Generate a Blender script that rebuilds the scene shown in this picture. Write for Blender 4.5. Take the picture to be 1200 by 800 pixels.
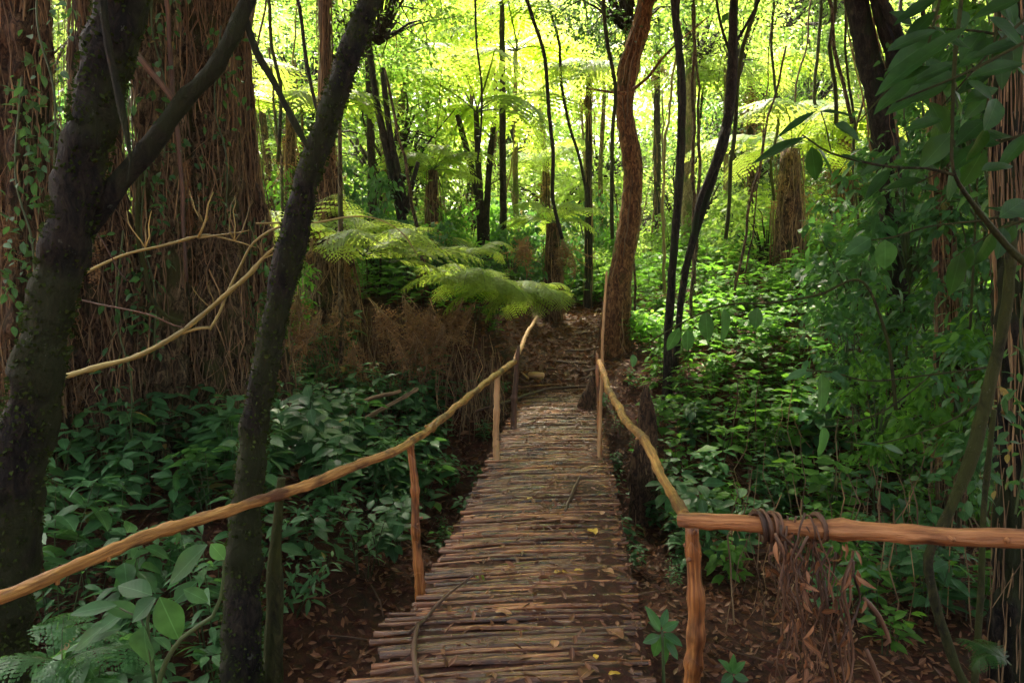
import bpy, math, random
import numpy as np
from mathutils import Vector, noise
random.seed(7); RS = np.random.RandomState(11)
PI = math.pi
for o in list(bpy.data.objects): bpy.data.objects.remove(o)
scene = bpy.context.scene
COL = scene.collection

# ------------------------------------------------------------------ camera
EYE = 1.55; F = 800.0; PITCH = math.atan(65/800)
cam = bpy.data.cameras.new("camera"); co = bpy.data.objects.new("camera", cam); COL.objects.link(co)
cam.sensor_width = 36; cam.lens = 24; cam.clip_end = 1500; cam.clip_start = 0.05
co.location = (0, 0, EYE); co.rotation_euler = (PI/2-PITCH, 0, 0)
scene.camera = co
def at(px, py, d):
    """point of the place seen at photo pixel (px,py), d metres ahead"""
    cx, cy = (px-600)/F, (400-py)/F
    ry = math.cos(PITCH)+cy*math.sin(PITCH); rz = -math.sin(PITCH)+cy*math.cos(PITCH)
    return np.array([cx/ry*d, d, EYE+rz/ry*d])

# ------------------------------------------------------------------ terrain
def ss(a, b, x):
    t = np.clip((x-a)/(b-a), 0, 1); return t*t*(3-2*t)
def tc(y):
    return np.where(y < 10, -0.24+0.094*y, 0.70+0.13*(y-10))
def hgt(x, y):
    x = np.asarray(x, float); y = np.asarray(y, float)
    dx = x-tc(y)
    rav = ss(1.3, 2.9, y)*(1-ss(6.6, 9.4, y))
    z = -0.10-0.85*rav
    z = z+0.09*ss(9.0, 9.8, y)+0.80*ss(.9, 2.5, -dx)*ss(2.9, 5.6, y)*(1-ss(6.6, 9.4, y))
    z = z+0.165*np.clip(y-9.7, 0, 8.5)+0.10*np.clip(y-18.2, 0, 30)+0.02*np.clip(y-48, 0, 80)
    z = z+ss(0.5, 4.0, dx)*(ss(5, 14, y)*1.15)
    z = z+0.25*ss(0.45, 0.9, dx)*ss(8.5, 10, y)*(1-ss(14, 20, y))
    z = z+ss(0.45, 1.5, -dx)*ss(8.4, 10.4, y)*0.95*(1-0.4*ss(14, 20, y))
    z = z+ss(1, 5, -dx)*ss(4.5, 9, y)*0.25
    z = z-0.35*ss(0.8, 2.5, np.abs(dx))*(1-ss(1.0, 5, y))
    n = 0.05*np.sin(1.7*x+0.6*y)*np.sin(1.3*y-0.8*x)+0.03*np.sin(4.1*x+1)*np.sin(3.7*y+2)+0.018*np.sin(9*x+3*y)*np.sin(8*y-2*x)
    return z+n*(0.4+0.6*ss(0.3, 1, np.abs(dx)))

# ------------------------------------------------------------------ mesh builder
class MB:
    def __init__(s): s.V=[]; s.Q=[]; s.T=[]; s.var=[]; s.tc=[]; s.qm=[]; s.tm=[]; s.n=0
    def add(s, V, Q=None, T=None, var=0.5, tcs=None, mat=0):
        V = np.asarray(V, float).reshape(-1, 3); k = len(V)
        s.V.append(V)
        s.var.append(np.full(k, var, float) if np.isscalar(var) else np.asarray(var, float))
        s.tc.append(V if tcs is None else np.asarray(tcs, float))
        if Q is not None and len(Q): Q=np.asarray(Q, int)+s.n; s.Q.append(Q); s.qm.append(np.full(len(Q), mat))
        if T is not None and len(T): T=np.asarray(T, int)+s.n; s.T.append(T); s.tm.append(np.full(len(T), mat))
        s.n += k
    def inst(s, tmpl, R, P, S, var, mat=0):
        """many copies of a small template: R (N,3,3), P (N,3), S (N,) or (N,3)"""
        V, Q, T, tcs = tmpl; N = len(P); k = len(V)
        S = np.asarray(S, float)
        if S.ndim == 1: S = np.repeat(S[:, None], 3, 1)
        W = np.einsum('nij,nkj->nki', R, V[None]*S[:, None, :])+P[:, None, :]
        off = (np.arange(N)*k)[:, None, None]
        QQ = (Q[None]+off).reshape(-1, 4) if len(Q) else None
        TT = (T[None]+off).reshape(-1, 3) if len(T) else None
        s.add(W.reshape(-1, 3), QQ, TT, np.repeat(np.asarray(var), k), np.tile(tcs, (N, 1)), mat)
    def arrays(s):
        V=np.concatenate(s.V); Q=np.concatenate(s.Q) if s.Q else np.zeros((0,4),int); T=np.concatenate(s.T) if s.T else np.zeros((0,3),int)
        return V, Q, T, np.concatenate(s.tc)
    def mesh(s, name, mats, smooth=True):
        V, Q, T, tcs = s.arrays()
        me = bpy.data.meshes.new(name)
        me.vertices.add(len(V)); me.vertices.foreach_set('co', V.astype(np.float32).ravel())
        nl = len(Q)*4+len(T)*3
        me.loops.add(nl); me.loops.foreach_set('vertex_index', np.concatenate([Q.ravel(), T.ravel()]).astype(np.int32))
        me.polygons.add(len(Q)+len(T))
        st = np.concatenate([np.arange(len(Q))*4, len(Q)*4+np.arange(len(T))*3]).astype(np.int32)
        me.polygons.foreach_set('loop_start', st)
        mi = np.concatenate((s.qm or [np.zeros(0)])+(s.tm or [np.zeros(0)])).astype(np.int32)
        me.polygons.foreach_set('material_index', mi)
        me.polygons.foreach_set('use_smooth', np.full(len(Q)+len(T), smooth))
        a = me.attributes.new('var', 'FLOAT', 'POINT'); a.data.foreach_set('value', np.concatenate(s.var).astype(np.float32))
        a = me.attributes.new('tc', 'FLOAT_VECTOR', 'POINT'); a.data.foreach_set('vector', tcs.astype(np.float32).ravel())
        for m in (mats if isinstance(mats, (list, tuple)) else [mats]): me.materials.append(m)
        me.update(calc_edges=True)
        return me

def link(name, me, parent=None, loc=None):
    o = bpy.data.objects.new(name, me); COL.objects.link(o)
    if parent: o.parent = parent
    if loc is not None: o.location = loc
    return o
def tag(o, label, cat, group=None, kind=None):
    if label: o['label'] = label
    if cat: o['category'] = cat
    if group: o['group'] = group
    if kind: o['kind'] = kind
    return o
def thing(name, label, cat, loc, group=None):
    return tag(link(name, None, None, tuple(loc)), label, cat, group)
def build(mb, name, mats, root=None, smooth=True):
    """links a mesh built in world coordinates as a part of root"""
    if root is not None:
        l = np.array(root.location); mb.V = [v-l for v in mb.V]
    return link(name, mb.mesh(name, mats, smooth), root)

def spline(pts, rad, step):
    P = np.array(pts, float); r = np.array(rad, float); n = len(P)
    Pe = np.vstack([2*P[0]-P[1], P, 2*P[-1]-P[-2]]); out = []; ro = []
    for i in range(n-1):
        L = np.linalg.norm(P[i+1]-P[i]); m = max(1, int(L/step))
        p0, p1, p2, p3 = Pe[i:i+4]
        for k in range(m):
            t = k/m
            out.append(0.5*((2*p1)+(-p0+p2)*t+(2*p0-5*p1+4*p2-p3)*t*t+(-p0+3*p1-3*p2+p3)*t**3)); ro.append(r[i]+(r[i+1]-r[i])*t)
    out.append(P[-1]); ro.append(r[-1])
    return np.array(out), np.array(ro)
def frames(P):
    T = np.gradient(P, axis=0); T /= np.linalg.norm(T, axis=1)[:, None]+1e-9
    a = np.array([0, 0, 1.]) if abs(T[0][2]) < .9 else np.array([1., 0, 0])
    U = np.zeros_like(P); u = a-T[0]*a.dot(T[0]); U[0] = u/np.linalg.norm(u)
    for i in range(1, len(P)):
        u = U[i-1]-T[i]*U[i-1].dot(T[i]); U[i] = u/(np.linalg.norm(u)+1e-9)
    return T, U, np.cross(T, U)
def tube(mb, pts, rad, step=0.05, seg=10, rough=0.0, fq=6.0, var=0.5, mat=0, cap=True, wob=0.0, knots=0, ridge=0.0):
    if np.isscalar(rad): rad = [rad]*len(pts)
    P, r = spline(pts, rad, step)
    if wob:
        ph = RS.rand(6)*10; L = np.cumsum(np.r_[0, np.linalg.norm(np.diff(P, axis=0), axis=1)])
        env = np.minimum(1, np.minimum(L, L[-1]-L)/(0.2*L[-1]+1e-6))
        P = P+np.stack([np.sin(L*5+ph[0])+.5*np.sin(L*13+ph[1]), np.sin(L*4.3+ph[2])+.5*np.sin(L*11+ph[3]), np.sin(L*4.7+ph[4])+.5*np.sin(L*12+ph[5])], 1)*wob*env[:, None]
    T, U, B = frames(P); n = len(P)
    L = np.cumsum(np.r_[0, np.linalg.norm(np.diff(P, axis=0), axis=1)])
    rr = r.copy()
    for _ in range(knots):
        c = RS.rand()*L[-1]; rr = rr*(1+0.16*np.exp(-((L-c)/0.02)**2))
    th = np.linspace(0, 2*PI, seg, endpoint=False)
    ct, st = np.cos(th), np.sin(th)
    off = U[:, None, :]*ct[None, :, None]+B[:, None, :]*st[None, :, None]
    R = np.repeat(rr[:, None], seg, 1)
    if rough:
        ox = RS.rand(3)*50
        for i in range(n):
            for j in range(seg):
                q = Vector((P[i]+off[i, j]*r[i])*fq+ox)
                R[i, j] *= 1+rough*(noise.noise(q)+0.5*noise.noise(q*2.3)+0.3*noise.noise(q*5))
    if ridge: R = R*(1+ridge*np.sin(th*7+np.sin(L*1.3)[:, None]*1.2)[:, :]*1.0)
    W = P[:, None, :]+off*R[:, :, None]
    tcs = np.stack([np.repeat((r.mean()*ct)[None], n, 0), np.repeat((r.mean()*st)[None], n, 0), np.repeat(L[:, None], seg, 1)], 2)
    idx = np.arange(n*seg).reshape(n, seg)
    a = idx[:-1]; b = np.roll(idx, -1, 1)[:-1]; c = np.roll(idx, -1, 1)[1:]; d = idx[1:]
    Q = np.stack([a, b, c, d], 2).reshape(-1, 4)
    V = W.reshape(-1, 3); TT = tcs.reshape(-1, 3); TR = None
    if cap:
        V = np.vstack([V, P[0]-T[0]*rr[0]*.15, P[-1]+T[-1]*rr[-1]*.15]); TT = np.vstack([TT, [0, 0, 0], [0, 0, L[-1]]])
        k = n*seg; i0 = idx[0]; i1 = idx[-1]
        TR = np.vstack([np.stack([np.roll(i0, -1), i0, np.full(seg, k)], 1), np.stack([i1, np.roll(i1, -1), np.full(seg, k+1)], 1)])
    mb.add(V, Q, TR, var, TT, mat)
    return P, r, (T, U, B)

def Rm(yaw, pitch, roll):
    """rotation matrices Rz(yaw) Ry(-pitch) Rx(roll), vectorised"""
    yaw, pitch, roll = np.broadcast_arrays(np.asarray(yaw, float), pitch, roll)
    cy, sy, cp, sp, cr, sr = np.cos(yaw), np.sin(yaw), np.cos(pitch), np.sin(pitch), np.cos(roll), np.sin(roll)
    z = np.zeros_like(cy); o = np.ones_like(cy)
    A = np.stack([np.stack([cy, -sy, z], -1), np.stack([sy, cy, z], -1), np.stack([z, z, o], -1)], -2)
    Bm = np.stack([np.stack([cp, z, -sp], -1), np.stack([z, o, z], -1), np.stack([sp, z, cp], -1)], -2)
    C = np.stack([np.stack([o, z, z], -1), np.stack([z, cr, -sr], -1), np.stack([z, sr, cr], -1)], -2)
    return A@Bm@C
def Rdir(D, up=(0, 0, 1.)):
    D = np.array(D, float); D /= np.linalg.norm(D); U = np.array(up, float); U = U-D*U.dot(D); U /= np.linalg.norm(U)+1e-9
    return np.stack([D, np.cross(U, D), U], 1)

def leaf_t(W=0.4, n=4, fold=0.18, droop=0.25, peak=0.42, wave=0.0):
    """a folded, drooping leaf one unit long along +X"""
    xs = np.linspace(0, 1, n+1)
    w = W/2*np.where(xs < peak, np.sin(PI/2*xs/peak)**0.8, np.cos(PI/2*(xs-peak)/(1-peak))**0.85)
    w[0] = 0.02*W; w[-1] = 0.0
    z = -droop*xs**2
    V = []; tcs = []
    for i, x in enumerate(xs):
        V += [[x, w[i], z[i]+fold*w[i]+wave*math.sin(9*x)*w[i]], [x, 0, z[i]], [x, -w[i], z[i]+fold*w[i]-wave*math.sin(8*x+1)*w[i]]]
        tcs += [[x, w[i]/W*2, 0], [x, 0, 0], [x, -w[i]/W*2, 0]]
    Q = []
    for i in range(n):
        a = 3*i; Q += [[a, a+1, a+4, a+3], [a+1, a+2, a+5, a+4]]
    return np.array(V), np.array(Q), np.zeros((0, 3), int), np.array(tcs)
KITE = (np.array([[0, 0, 0], [.5, .22, .05], [1, 0, -.08], [.5, -.22, .05]]), np.zeros((0, 4), int), np.array([[0, 2, 1], [0, 3, 2]]), np.array([[0, 0, 0], [.5, 1, 0], [1, 0, 0], [.5, -1, 0]]))
KITEW = (KITE[0]*np.array([1, 1.5, 1]), KITE[1], KITE[2], KITE[3])
LEAF = leaf_t(0.52, 4, .2, .25); LEAFN = leaf_t(0.3, 4, .25, .35); LEAFBIG = leaf_t(0.5, 8, .3, .3, wave=.12)

# ------------------------------------------------------------------ materials
def mat(name):
    m = bpy.data.materials.new(name); m.use_nodes = True; nt = m.node_tree; nt.nodes.clear()
    return m, nt
def N(nt, t, **k):
    n = nt.nodes.new(t)
    for a, v in k.items(): setattr(n, a, v)
    return n
def ramp(nt, fac, stops):
    r = N(nt, 'ShaderNodeValToRGB'); e = r.color_ramp.elements
    e[0].position, e[0].color = stops[0][0], (*stops[0][1], 1); e[1].position, e[1].color = stops[-1][0], (*stops[-1][1], 1)
    for p, c in stops[1:-1]: q = e.new(p); q.color = (*c, 1)
    nt.links.new(fac, r.inputs[0]); return r.outputs[0]
def attr(nt, nm, out): return N(nt, 'ShaderNodeAttribute', attribute_name=nm).outputs[out]
def nz(nt, vec, scale, stretch=(1, 1, 1), detail=4, rough=.6, dist=0):
    mp = N(nt, 'ShaderNodeMapping'); mp.inputs['Scale'].default_value = stretch; nt.links.new(vec, mp.inputs[0])
    n = N(nt, 'ShaderNodeTexNoise'); n.inputs['Scale'].default_value = scale; n.inputs['Detail'].default_value = detail
    n.inputs['Roughness'].default_value = rough; n.inputs['Distortion'].default_value = dist
    nt.links.new(mp.outputs[0], n.inputs['Vector']); return n.outputs[0]
def mth(nt, op, a, b=None):
    n = N(nt, 'ShaderNodeMath', operation=op)
    for i, v in enumerate((a, b)):
        if v is None: continue
        if isinstance(v, (int, float)): n.inputs[i].default_value = v
        else: nt.links.new(v, n.inputs[i])
    return n.outputs[0]
def mix(nt, f, a, b, mode='MIX'):
    n = N(nt, 'ShaderNodeMix', data_type='RGBA', blend_type=mode)
    for s, v in ((n.inputs[0], f), (n.inputs[6], a), (n.inputs[7], b)):
        if isinstance(v, (int, float)): s.default_value = v
        elif isinstance(v, tuple): s.default_value = (*v, 1)
        else: nt.links.new(v, s)
    return n.outputs[2]
def finish(nt, col, rough, bump=None, bstr=.5, bdist=.01, spec=.5):
    p = N(nt, 'ShaderNodeBsdfPrincipled'); nt.links.new(col, p.inputs['Base Color'])
    if isinstance(rough, (int, float)): p.inputs['Roughness'].default_value = rough
    else: nt.links.new(rough, p.inputs['Roughness'])
    p.inputs['Specular IOR Level'].default_value = spec
    if bump is not None:
        b = N(nt, 'ShaderNodeBump'); b.inputs['Strength'].default_value = bstr; b.inputs['Distance'].default_value = bdist
        nt.links.new(bump, b.inputs['Height']); nt.links.new(b.outputs[0], p.inputs['Normal'])
    o = N(nt, 'ShaderNodeOutputMaterial'); nt.links.new(p.outputs[0], o.inputs[0]); return p, o

def leaf_mat(name, dark, light, trans, tw=0.45, rough=.42, brown=0.03, spec=.5):
    m, nt = mat(name)
    var = attr(nt, 'var', 'Fac'); oi = N(nt, 'ShaderNodeObjectInfo').outputs['Random']
    g = N(nt, 'ShaderNodeNewGeometry').outputs['Position']
    f = mth(nt, 'ADD', mth(nt, 'MULTIPLY', var, .7), mth(nt, 'MULTIPLY', oi, .3))
    c = ramp(nt, f, [(0.0, (.09, .045, .012)), (brown, (.16, .10, .02)), (brown+.03, dark), (1, light)])
    t = attr(nt, 'tc', 'Vector'); sx = N(nt, 'ShaderNodeSeparateXYZ'); nt.links.new(t, sx.inputs[0])
    ay = mth(nt, 'ABSOLUTE', sx.outputs[1])
    vein = mth(nt, 'LESS_THAN', ay, 0.035)
    side = mth(nt, 'SINE', mth(nt, 'MULTIPLY', mth(nt, 'SUBTRACT', sx.outputs[0], mth(nt, 'MULTIPLY', ay, .22)), 55))
    c2 = mix(nt, mth(nt, 'MULTIPLY', vein, .45), c, tuple(min(1, x*2.2+.03) for x in light))
    n1 = nz(nt, g, 18, detail=2)
    c3 = mix(nt, 1.0, c2, ramp(nt, n1, [(.3, (.72, .72, .72)), (.7, (1.2, 1.2, 1.2))]), 'MULTIPLY')
    p = N(nt, 'ShaderNodeBsdfPrincipled'); nt.links.new(c3, p.inputs['Base Color'])
    p.inputs['Roughness'].default_value = rough; p.inputs['Specular IOR Level'].default_value = spec
    b = N(nt, 'ShaderNodeBump'); b.inputs['Strength'].default_value = .10; b.inputs['Distance'].default_value = .002
    nt.links.new(side, b.inputs['Height']); nt.links.new(b.outputs[0], p.inputs['Normal'])
    tr = N(nt, 'ShaderNodeBsdfTranslucent')
    nt.links.new(mix(nt, 1.0, ramp(nt, f, [(0, (.8, .45, .12)), (brown, (1, .8, .3)), (brown+.03, tuple(x*.7 for x in trans)), (1, trans)]), ramp(nt, n1, [(.3, (.75, .75, .75)), (.7, (1., 1., 1.))]), 'MULTIPLY'), tr.inputs[0])
    ms = N(nt, 'ShaderNodeMixShader'); ms.inputs[0].default_value = tw
    nt.links.new(p.outputs[0], ms.inputs[1]); nt.links.new(tr.outputs[0], ms.inputs[2])
    o = N(nt, 'ShaderNodeOutputMaterial'); nt.links.new(ms.outputs[0], o.inputs[0])
    return m
def wood_mat(name, c1, c2, c3, rough=(.35, .6), streak=(40, 40, 2.5), bstr=.5, bark=None, bscale=9, spec=.5):
    """wood or bark whose streaks run along the stem; per-piece tint from 'var'"""
    m, nt = mat(name); t = attr(nt, 'tc', 'Vector'); var = attr(nt, 'var', 'Fac')
    vv = N(nt, 'ShaderNodeVectorMath', operation='ADD'); nt.links.new(t, vv.inputs[0])
    cb = N(nt, 'ShaderNodeCombineXYZ')
    for i in range(3): nt.links.new(mth(nt, 'MULTIPLY', var, 37.0), cb.inputs[i])
    nt.links.new(cb.outputs[0], vv.inputs[1]); v = vv.outputs[0]
    a = nz(nt, v, 1, streak, 5, .65, .3); b = nz(nt, v, 5, (1, 1, .5), 3)
    c = ramp(nt, a, [(.28, c1), (.5, c2), (.72, c3)])
    tint = ramp(nt, var, [(0, (.6, .55, .5)), (.5, (1, 1, 1)), (1, (1.65, 1.5, 1.3))])  # top stop lifted for pale worn deck sticks, painted in for glints
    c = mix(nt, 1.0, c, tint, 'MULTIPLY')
    c = mix(nt, 1.0, c, ramp(nt, b, [(.3, (.6, .58, .55)), (.65, (1.1, 1.1, 1.1))]), 'MULTIPLY')
    if bark: 
        k = nz(nt, v, bscale, (1, 1, .45), 4, .7)
        c = mix(nt, ramp(nt, k, [(.5, (0, 0, 0)), (.6, (1, 1, 1))]), c, bark)
    r = N(nt, 'ShaderNodeMapRange'); nt.links.new(b, r.inputs[0]); r.inputs[1].default_value = .3; r.inputs[2].default_value = .7; r.inputs[3].default_value = rough[0]; r.inputs[4].default_value = rough[1]
    finish(nt, c, r.outputs[0], a, bstr, .012, spec); return m
def bark_mat(name, c1, c2, moss, mossamt=.5, scale=14, rough=.75, lichen=(.22, .25, .2)):
    m, nt = mat(name); g = N(nt, 'ShaderNodeNewGeometry').outputs['Position']; t = attr(nt, 'tc', 'Vector')
    a = nz(nt, g, scale*1.8, (1, 1, .35), 8, .75, .8); b = nz(nt, g, 3.1, (1, 1, .6), 4, .6); l = nz(nt, g, 22, (1, 1, .7), 6, .75)
    c = ramp(nt, a, [(.36, tuple(x*.35 for x in c1)), (.46, c1), (.62, c2), (.7, tuple(min(1, x*1.5) for x in c2))])
    mk = ramp(nt, b, [(.62-mossamt*.3, (0, 0, 0)), (.72-mossamt*.3, (1, 1, 1))])
    c = mix(nt, mk, c, mix(nt, a, tuple(x*.45 for x in moss), moss))
    c = mix(nt, ramp(nt, l, [(.64, (0, 0, 0)), (.67, (.45, .45, .45))]), c, lichen)
    finish(nt, c, rough, a, 1.0, .06, .35); return m

M = {}
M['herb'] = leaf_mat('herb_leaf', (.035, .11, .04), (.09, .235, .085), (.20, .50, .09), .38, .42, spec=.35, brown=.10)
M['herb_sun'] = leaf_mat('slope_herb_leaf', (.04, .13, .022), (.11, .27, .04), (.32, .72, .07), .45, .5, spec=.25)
M['canopy'] = leaf_mat('canopy_leaf', (.035, .10, .018), (.09, .19, .03), (.44, .76, .10), .56, .5)
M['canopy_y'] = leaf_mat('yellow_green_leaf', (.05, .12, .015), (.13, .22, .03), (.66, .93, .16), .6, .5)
M['canopy_d'] = leaf_mat('dark_leaf', (.02, .06, .02), (.05, .12, .035), (.18, .38, .07), .35, .4)
M['glossy'] = leaf_mat('glossy_leaf', (.009, .034, .008), (.026, .080, .018), (.12, .36, .04), .3, .36, 0.0, spec=.3)
M['fern'] = leaf_mat('fern_leaf', (.07, .17, .02), (.15, .28, .035), (.75, .95, .14), .62, .5, .0)
M['moss'] = leaf_mat('moss_tuft', (.01, .02, .004), (.08, .115, .025), (.06, .12, .02), .2, .8, .0, .1)
M['deadfern'] = leaf_mat('dead_fern', (.09, .05, .022), (.42, .26, .12), (.5, .25, .1), .25, .7, .0, .2)
M['litter'] = leaf_mat('litter_leaf', (.06, .022, .010), (.36, .165, .07), (.4, .2, .08), .12, .5, .0, .4)
M['yellow'] = leaf_mat('yellow_leaf', (.55, .33, .03), (.75, .5, .07), (.8, .6, .1), .2, .4, .0)
M['tan'] = leaf_mat('tan_leaf', (.33, .15, .06), (.5, .26, .12), (.5, .3, .1), .15, .45, .0)
M['pole'] = wood_mat('peeled_pole', (.13, .05, .010), (.46, .225, .055), (.75, .46, .15), (.3, .6), (85, 85, 5), 1.0, bark=(.12, .045, .015), bscale=6)
M['log'] = wood_mat('barked_log', (.12, .04, .014), (.40, .17, .055), (.60, .30, .12), (.35, .6), (60, 60, 5), 1.0, bark=(.12, .045, .018), bscale=6)
M['post'] = wood_mat('wet_post', (.07, .02, .006), (.34, .13, .035), (.66, .33, .10), (.10, .4), (80, 80, 4), 1.0, bark=(.05, .018, .007), bscale=5, spec=.9)
M['palepole'] = wood_mat('pale_pole', (.4, .2, .08), (.62, .38, .17), (.75, .52, .26))
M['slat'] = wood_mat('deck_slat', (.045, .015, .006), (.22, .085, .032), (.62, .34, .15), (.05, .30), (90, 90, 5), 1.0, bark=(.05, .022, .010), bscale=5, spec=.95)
M['bark_moss'] = bark_mat('mossy_dark_bark', (.004, .0035, .003), (.048, .038, .024), (.040, .055, .012), .66)
M['bark_dark'] = bark_mat('dark_bark', (.014, .010, .007), (.075, .055, .038), (.03, .05, .012), .25)
M['bark_grey'] = bark_mat('grey_lichen_bark', (.06, .04, .018), (.34, .25, .13), (.12, .13, .035), .35)
M['bark_red'] = bark_mat('red_bark', (.05, .027, .014), (.26, .155, .08), (.06, .07, .015), .15)
M['bark_orange'] = bark_mat('sunlit_orange_bark', (.13, .05, .018), (.52, .26, .10), (.08, .09, .02), .1)  # brighter warm copy of red_bark, with sunlight painted into the colour
M['bark_pale'] = bark_mat('pale_bark', (.20, .15, .08), (.42, .34, .2), (.15, .2, .05), .35)
M['bark_green'] = bark_mat('green_moss_bark', (.03, .03, .01), (.10, .095, .03), (.09, .11, .02), .75)
M['twig'] = wood_mat('yellow_twig', (.12, .10, .03), (.33, .27, .08), (.55, .46, .18), (.5, .7))
M['twigb'] = wood_mat('brown_twig', (.035, .02, .012), (.11, .06, .035), (.22, .12, .07), (.5, .7))
M['fibre'] = wood_mat('fibrous_root', (.05, .028, .013), (.235, .155, .078), (.54, .40, .21), (.55, .8), (60, 60, 3))
M['stem'] = wood_mat('green_stem', (.03, .05, .015), (.06, .10, .03), (.12, .14, .05), (.4, .6))
# ground
m, nt = mat('forest_floor'); g = N(nt, 'ShaderNodeNewGeometry').outputs['Position']
a = nz(nt, g, 16, detail=9, rough=.8, dist=.6); b = nz(nt, g, 1.1, detail=4); vo = N(nt, 'ShaderNodeTexVoronoi'); vo.inputs['Scale'].default_value = 22; nt.links.new(g, vo.inputs['Vector'])
c = ramp(nt, a, [(.3, (.022, .009, .005)), (.5, (.095, .036, .017)), (.7, (.22, .095, .045))])
c = mix(nt, .35, c, mix(nt, 1.0, c, vo.outputs['Color'], 'MULTIPLY'))
c = mix(nt, ramp(nt, b, [(.55, (0, 0, 0)), (.7, (.5, .5, .5))]), c, (.025, .035, .012))
finish(nt, c, .8, a, 1.0, .05, .3); M['ground'] = m

# ------------------------------------------------------------------ ground sheet
def axis(vals):
    out = []
    for (a, b, s) in vals: out += list(np.arange(a, b, s))
    return np.array(out+[vals[-1][1]])
xs = axis([(-300, -60, 40), (-60, -12, 4), (-12, -5, .3), (-5, 7, .1), (7, 16, .3), (16, 60, 4), (60, 300, 40)])
ys = axis([(-200, -20, 30), (-20, -2, 2), (-2, 14, .1), (14, 24, .25), (24, 60, 2), (60, 400, 40)])
X, Y = np.meshgrid(xs, ys); Z = hgt(X, np.clip(Y, -5, 150))
mb = MB(); nx = len(xs); ny = len(ys); I = np.arange(nx*ny).reshape(ny, nx)
mb.add(np.stack([X, Y, Z], 2).reshape(-1, 3), np.stack([I[:-1, :-1], I[:-1, 1:], I[1:, 1:], I[1:, :-1]], 2).reshape(-1, 4))
tag(link('ground', mb.mesh('ground', M['ground'])), None, None, kind='structure')

# ------------------------------------------------------------------ footbridge
br = thing('footbridge', 'narrow rustic footbridge of brown sticks with crooked pole handrails over a dry gully', 'footbridge', (0.2, 5, -0.1))
mb = MB(); y = 0.3; ang0 = math.atan(.094)
while y < 9.75:
    r = RS.uniform(.009, .018)*(1.15 if y < 3 else 1)
    w0 = .53+RS.uniform(-.05, .05)+(.10 if (y < 3.2 and RS.rand() < .7) else 0); w1 = .53+RS.uniform(-.05, .05)
    cx = float(tc(y)); a = -ang0+RS.normal(0, .022); z = -r+RS.uniform(-.010, .006)
    P = []
    for t in (-1, -.4, .3, 1):
        s = t*(w0 if t < 0 else w1)
        P.append([cx+s*math.cos(a), y+s*math.sin(a)*-1+RS.normal(0, .006), z+RS.normal(0, .007)+(.006 if abs(t) < .9 else -.004)])
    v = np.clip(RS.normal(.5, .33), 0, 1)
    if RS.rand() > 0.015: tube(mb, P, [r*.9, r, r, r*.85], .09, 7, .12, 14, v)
    y += r*2*RS.uniform(.90, 1.08)
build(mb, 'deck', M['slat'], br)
gx = np.arange(-.56, .561, .02); gy = np.arange(.4, 9.8, .025); GX, GY = np.meshgrid(gx, gy)
zz = np.array([noise.noise(Vector((a*3, b*2.2, 0)))+.6*noise.noise(Vector((a*11, b*9, 3)))+.4*noise.noise(Vector((a*31, b*29, 7))) for a, b in zip(GX.ravel(), GY.ravel())]).reshape(GX.shape)
GZ = -.0115+.014*zz+.012*ss(-.15, .3, GX)*(1-ss(4.5, 7, GY))-.05*ss(.44, .56, np.abs(GX))
mb = MB(); I = np.arange(GX.size).reshape(GX.shape)
mb.add(np.stack([GX+tc(GY), GY, GZ], 2).reshape(-1, 3), np.stack([I[:-1, :-1], I[:-1, 1:], I[1:, 1:], I[1:, :-1]], 2).reshape(-1, 4))
tag(build(mb, 'mud', M['ground']), 'mud and crumbled bark packed between the sticks of the deck', 'mud', kind='stuff')
for sx in (-.42, .40):
    mb = MB(); tube(mb, [[float(tc(v))+sx, v, -.105+.02*math.sin(v*2+sx)] for v in (0.2, 3, 6, 9.9)], .055, .15, 10, .15, 5)
    build(mb, 'bearer', M['twigb'], br)
def rail(label, pts, w, m, nm='handrail', step=.022, knots=6, rough=.26, seg=16, wob=.005):
    P = [at(*p) for p in pts]; r = [wi/2*(.68 if nm == 'handrail' and m is not M['log'] else .84)*p[2]/F for wi, p in zip(w, pts)]
    mb = MB(); tube(mb, P, r, step, seg, rough*(.4 if nm == 'post' else .6 if m is M['log'] else .9), 16, .5, knots=knots*2, wob=wob)
    for k in range(knots):
        i = RS.randint(1, len(P)-1) if len(P) > 2 else 1; t = RS.rand(); q = np.array(P[i-1])*(1-t)+np.array(P[i])*t; rr = r[i]; dv = RS.normal(size=3); dv /= np.linalg.norm(dv)
        tube(mb, [q, q+dv*rr*1.0, q+dv*rr*(1.25+RS.rand()*.35)], [rr*.42, rr*.34, rr*.26], .01, 6, .2, 30, .3)
    o = build(mb, nm, m, br); o['label'] = label; return o
def down(p, dz=.15): return p
rail('long crooked pole handrail sloping up along the left edge', [(-150, 742, 1.35), (0, 700, 1.62), (100, 658, 1.86), (200, 617, 2.12), (300, 588, 2.42), (400, 553, 2.8), (484, 516, 3.35), (545, 468, 4.7), (583, 438, 6.05), (604, 423, 7.4)], [27, 25, 24, 22, 20, 17, 14, 11, 10, 9], M['pole'], knots=9)
rail('short end pole of the left handrail pointing up', [(603, 425, 7.45), (613, 400, 8.4), (621, 385, 9.0), (629, 371, 9.7)], [8, 7, 6, 5], M['palepole'])
rail('thick horizontal bark-covered log rail', [(796, 609, 2.09), (860, 613, 2.0), (930, 617, 1.94), (1000, 621, 1.88), (1100, 626, 1.82), (1200, 630, 1.76), (1330, 636, 1.68)], [21, 23, 22, 24, 26, 28, 30], M['log'], knots=5)
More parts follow.
